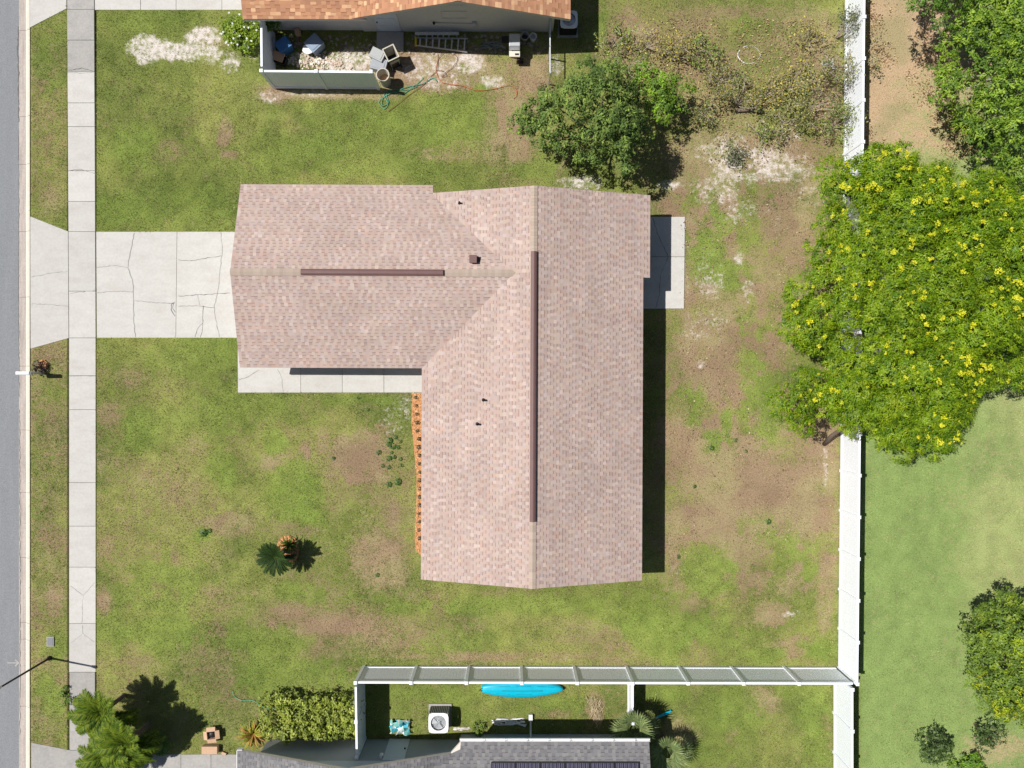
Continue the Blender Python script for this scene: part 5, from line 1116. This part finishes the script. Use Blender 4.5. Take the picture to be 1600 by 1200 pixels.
box_open('storage_bin','upper grey storage bin with ribbed lid next to the beige wheeled bin','storage bin',590,86,.62,.45,.62,-.45,M['paint'],lip=.02,col=GREY,lid=(.36,.37,.37),group='storage bins in the side yard')
box_open('storage_bin','lower grey storage bin against the end of the screen fence','storage bin',592,101,.70,.50,.50,-.25,M['paint'],lip=.02,col=GREY,lid=(.30,.32,.35),group='storage bins in the side yard')
r_, raw_ = box_open('wheeled_bin','beige open topped wheeled bin with a black inside','bin',611,84,.52,.60,1.0,.45,M['paint'],lip=.03,col=BEIGE,taper=.8)
m = MB(); m.box(-.18,.18,-.27,-.25,.04,.9); m.tube([(.24,-.34,.92),(-.24,-.34,.92)],.02,6); m.tube([(.24,-.34,.92),(.24,-.28,.9)],.02,6); m.tube([(-.24,-.34,.92),(-.24,-.28,.9)],.02,6); raw_(m, 'handle', M['black'])
for s in (-1,1): m = MB(); m.tube([(s*.2,-.3,.11),(s*.25,-.3,.11)],.11,12); raw_(m, 'wheel', M['black'])
m = MB(); m.box(-.2,.2,-.24,.24,.05,.3); raw_(m, 'rubbish_bag', M['black'])
def round_bin(label, px, py, r0, r1, h, col, fill=None, name='round_bin', cat='bin', tilt=None):
    x, y = P2(px,py,h); root = thing(name, label, cat, (x,y,LAWN-.01)); m = MB(); m.lathe((x,y,0),[(r0,0),(r1,h),(r1+.02,h),(r1+.02,h+.02),(r1-.02,h+.02),(r1-.02,h-.02),(r0-.02,.04)],18,col); m.build('body', M['paint'], root, smooth=False)
    m = MB(); m.lathe((x,y,.05),[(r0-.03,0),(r0-.01,h*.35)],14); m.build('contents', M[fill or 'black'], root)
    return root
round_bin('round beige bin with leaf filled top at the fence end',598,117,.24,.29,.85,BEIGE,'tan_card')
round_bin('small white bucket against the beige gable wall',833,57,.12,.16,.36,(.62,.62,.60),'galv','bucket','bucket')
round_bin('empty grey bucket beside the grill',820,56,.14,.19,.30,(.42,.41,.40),None,'bucket','bucket')
# rubble and stones
m = MB(); rg = random.Random(9)
for k in range(230):
    x, y = P2(rg.gauss(497,22), rg.gauss(97,7)); s = rg.uniform(.03,.09); c = rg.choice([(.62,.55,.48),(.7,.66,.6),(.48,.38,.30),(.55,.42,.34)])
    if y > P2(0,80)[1] or y < P2(0,136)[1]: continue
    m.cbox((x,y,LAWN+s*.3),(s*1.4,s,s*.8),rg.uniform(0,PI),None,c)
tag(m.build('rubble', M['stone'], None, (*P2(497,97),LAWN)), 'scattered pale rubble and shells inside the screen fence', 'rubble', kind='stuff')
m = MB(); rg = random.Random(19)
for k in range(420):
    x, y = P2(rg.uniform(430,860), rg.uniform(56,84)); s = rg.uniform(.03,.11); c = rg.choice([(.25,.2,.16),(.16,.13,.11),(.36,.3,.26)]); m.cbox((x,y,LAWN+s*.2),(s*1.5,s,s*.5),rg.uniform(0,PI),None,c)
tag(m.build('yard_litter', M['stone'], None, (*P2(640,70),LAWN)), 'scattered dark litter and stones along the beige wall', 'litter', kind='stuff')
def ladder(label, p0, p1, w0, w1, n, z, yellow=False, lean=.0):
    a, b = Vector((*P2(*p0),z)), Vector((*P2(*p1),z+lean)); d = (b-a).normalized(); s = Vector((-d.y,d.x,0)); root = thing('ladder', label, 'ladder', tuple(Vector((a.x,a.y,LAWN)))); 
    for sg in (-1,1): m = MB(); q = [a+s*sg*w0/2, b+s*sg*w1/2]; m.add([tuple(p+s*e+Vector((0,0,zz))) for p in q for e, zz in ((-.02,-.045),(.02,-.045),(.02,.045),(-.02,.045))],[(3,2,1,0),(4,5,6,7),(0,1,5,4),(1,2,6,5),(2,3,7,6),(3,0,4,7)]); m.build('rail', M['alu'], root)
    for k in range(n):
        t = (k+.5)/n; c = a.lerp(b,t); w = (w0+(w1-w0)*t)/2-.022; m = MB(); m.add([tuple(c+s*e*w+d*f+Vector((0,0,zz))) for e in (-1,1) for f,zz in ((-.03,0),(.03,0),(.03,.03),(-.03,.03))],[(3,2,1,0),(4,5,6,7),(0,1,5,4),(1,2,6,5),(2,3,7,6),(3,0,4,7)]); m.build('rung', M['alu'], root)
    if yellow: m = MB(); c = a; m.cbox((c.x-.05,c.y,c.z+.01),(.08,w0+.06,.10),0,None,(.75,.55,.03)); m.build('end_cap', M['paint'], root)
    return root
ladder('aluminium step ladder with a yellow end lying on the ground', (652,67.5), (731,73), .36, .62, 8, .14, True)
ladder('aluminium ladder leaning behind the yellow ended one', (663,55.5), (706,56.5), .36, .36, 5, .10)
m = MB(); a = P2(650,48.5); m.box(a[0],a[0]+2.05,NWALL-.33,NWALL-.2,.34,.40); m.box(a[0]+.1,a[0]+.16,NWALL-.3,NWALL-.22,.02,.34); m.box(a[0]+1.9,a[0]+1.96,NWALL-.3,NWALL-.22,.02,.34); tag(m.build('shelf_plank', M['galv'], None, (a[0],NWALL-.27,LAWN)), 'grey plank bench along the beige wall behind the ladders', 'bench')
# grill
x, y = P2(804,66,.9); gr = thing('grill','grey grill with a cream front panel beside the beige wall','grill',(x,y,LAWN-.01))
m = MB(); m.box(x-.22,x+.22,y-.30,y+.34,.05,.78); m.build('cabinet', M['black'], gr)
m = MB(); m.add([(x-.25,y-.34,.78),(x+.25,y-.34,.78),(x+.25,y+.38,.78),(x-.25,y+.38,.78),(x-.25,y-.20,1.0),(x+.25,y-.20,1.0),(x+.25,y+.34,1.02),(x-.25,y+.34,1.02)],[(3,2,1,0),(4,5,6,7),(0,1,5,4),(1,2,6,5),(2,3,7,6),(3,0,4,7)]); m.build('lid', M['galv'], gr, bevel=.02)
m = MB(); m.box(x-.25,x+.25,y-.62,y-.345,.70,.80,(.62,.58,.48)); pn = m.build('front_panel', M['paint'], gr, bevel=.01); m = MB(); m.box(x+.02,x+.2,y-.55,y-.47,.803,.815); m.build('slot', M['black'], pn)
m = MB(); m.tube([(x-.2,y-.33,.9),(x+.2,y-.33,.9)],.02,6); m.build('handle', M['alu'], gr)
m = MB(); m.box(x-.60,x-.26,y+.05,y+.36,.70,.74); m.build('side_shelf', M['black'], gr)
crumpled('tarp','crumpled grey green tarp in the shade by the ladders','tarp',768,71,(1.0,.34),[(.16,.18,.15),(.22,.23,.2)],8,.05)
crumpled('rag','small dark rag on bare soil beyond the grill','rag',812,96,(.30,.26),[(.04,.02,.03),(.10,.06,.05)],9,.06)
def hose(label, pts_px, r, col, name='hose', z=.055, cat='hose'):
    pts = [Vector(P(a,b,z)) for a,b in pts_px]; out = []
    for i in range(len(pts)-1):
        p0, p1, p2, p3 = pts[max(i-1,0)], pts[i], pts[i+1], pts[min(i+2,len(pts)-1)]
        for k in range(6):
            t = k/6; out.append(.5*((2*p1)+(p2-p0)*t+(2*p0-5*p1+4*p2-p3)*t*t+(3*p1-p0-3*p2+p3)*t**3))
    out.append(pts[-1])
    for i, p in enumerate(out): p.z = z+.015*math.sin(i*.7)
    m = MB(); m.tube([tuple(p) for p in out], r, 6, col=col); o = m.build(name, M['paint'], None, (out[0].x,out[0].y,LAWN), smooth=True); return tag(o, label, cat)
hose('tangled green garden hose heaped at the fence end',[(683,128),(676,122),(660,131),(640,135),(622,141),(606,148),(597,155),(598,165),(607,160),(604,148),(612,143),(628,147),(640,140),(652,135)],.016,(.06,.30,.20))
hose('thin green hose tail looped toward the round bin',[(597,152),(592,160),(600,170),(606,162),(600,146),(616,140),(636,140),(655,128),(661,121)],.014,(.08,.36,.24))
hose('orange extension cord winding over the bare soil',[(684,84),(683,98),(681,110),(688,126),(700,131),(722,134),(745,141),(770,139),(790,134),(800,134),(807,141),(806,150),(802,154)],.013,(.55,.16,.05),'extension_cord',cat='cord')
hose('dark red cord looping from the ladder to the lawn',[(693,82),(685,92),(682,110),(672,120),(662,132),(648,142),(634,152),(620,164),(606,174)],.012,(.22,.07,.05),'extension_cord',cat='cord')
hose('brown cable curved across the sand below the ladder',[(708,83),(715,92),(708,104),(698,112),(690,120),(697,118),(694,112),(684,110)],.011,(.20,.09,.06),'cable',cat='cable')
hose('thin green hose lying loose on the front lawn',[(363,1080),(367,1089),(378,1094),(396,1095),(406,1102),(416,1106),(432,1107)],.012,(.13,.42,.26))

# ------------------------------------------------------------------ fallen leaves
def fallen(n, box, label, pal, seed, soft=.5):
    g = np.random.default_rng(seed); x0, y0 = P2(box[0], box[3]); x1, y1 = P2(box[2], box[1]); x = g.uniform(x0,x1,n); y = g.uniform(y0,y1,n)
    k = fbm(x, y, .7, 3, seed) > g.uniform(.3,.7,n)*soft+.2; x, y = x[k], y[k]; n = len(x); lv = Leaves(); L_ = g.uniform(.05,.12,n)
    lv.add(np.stack([x,y,np.full(n,.03)+g.uniform(0,.05,n)],-1), g.normal(size=(n,3))*.35+np.array([0,0,1]), L_, L_*.55, palette_cols(n, pal, jit=.3))
    return tag(lv.build('fallen_leaves', M['leaf'], None, ((x0+x1)/2,(y0+y1)/2,0)), label, 'leaves', kind='stuff')
fallen(9000, (1352,5,1560,250), 'brown leaf litter scattered between the white fence and the trees', [(.42,.27,.14),(.30,.19,.10),(.55,.40,.22),(.22,.14,.08)], 201, .6)
fallen(5200, (960,30,1310,260), 'dry fallen leaves strewn through the scrub', [(.36,.25,.14),(.26,.18,.10),(.48,.38,.16),(.18,.12,.07)], 202)
fallen(2600, (1060,300,1300,860), 'thin scatter of dry leaves over the bare back yard', [(.34,.24,.15),(.44,.34,.22),(.20,.14,.09)], 203)

# ------------------------------------------------------------------ grass blades
def blades(n, lo, hi, seed, name, label):
    g = np.random.default_rng(seed); x = g.uniform(lo[0],hi[0],n); y = g.uniform(lo[1],hi[1],n)
    ok = np.ones(n, bool); ok &= ~((x < KERB_R+.02) | ((x > SIDE_L-TR+.0) & (x < SIDE_R+.02)))
    for p in HARD:
        xs = [q[0] for q in p]; ys = [q[1] for q in p]; m = (x > min(xs)) & (x < max(xs)) & (y > min(ys)) & (y < max(ys))
        if m.any():
            i = np.where(m)[0]; ok[i] &= ~in_poly(x[i]+g.normal(size=len(i))*.022, y[i]+g.normal(size=len(i))*.022, p)
    for bx0, bx1, by0, by1 in ((-3.4,5.2,-8.2,7.9),(-11.4,-3.4,1.2,8.2),(-7,1.95,16.7,21),(-11.35,-7,16.74,21),(-11.5,-2.4,-21,-16.8),(-2.4,5.5,-21,-16.6)):
        ok &= ~((x > bx0) & (x < bx1) & (y > by0) & (y < by1))
    x, y = x[ok], y[ok]; cg, cb, dry, sand, nb = ground_colour(x, y); dj = dry + g.normal(size=len(x))*.16
    c = mixc(cg, cb, sstep(.2, .75, dj))
    keep = g.random(len(x)) < np.clip((1-.5*sstep(.4,.95,dry))*(1-.9*sstep(.2,.75,sand)), .02, 1)
    x, y, c, dry, nb = x[keep], y[keep], c[keep], dry[keep], nb[keep]; n = len(x)
    L_ = g.uniform(.045,.105,n)*(1-.3*nb)*(.6+.9*fbm(x, y, 1.8, 3, 71)); W = g.uniform(.014,.030,n); a = g.uniform(0,2*PI,n); el = g.uniform(.12,1.1,n)
    d = np.stack([np.cos(a)*np.cos(el), np.sin(a)*np.cos(el), np.sin(el)],-1); s = np.stack([-np.sin(a),np.cos(a),np.zeros(n)],-1); b = np.stack([x,y,np.full(n,LAWN-.005)],-1)
    V = np.stack([b-s*W[:,None]*.5, b+s*W[:,None]*.5, b+d*L_[:,None]],1).reshape(-1,3)
    f = g.normal(1.16,.38,n).clip(.35,2.2)[:,None]; hue = g.normal(0,.10,n)[:,None]; col = c*f*(1+hue*np.array([[1,.2,-.6]]))
    dead = (g.random(n) < .10)[:,None]; col = np.where(dead, np.array([[.42,.34,.19]])*f*.9, col)
    return tag(np_obj(name, V, np.arange(n*3).reshape(-1,3), M['grass'], None, (0,0,0), col), label, 'grass', kind='stuff')
blades(760000, (-23,-18.6), (25,18.6), 5, 'grass', 'short patchy grass covering the lawns')
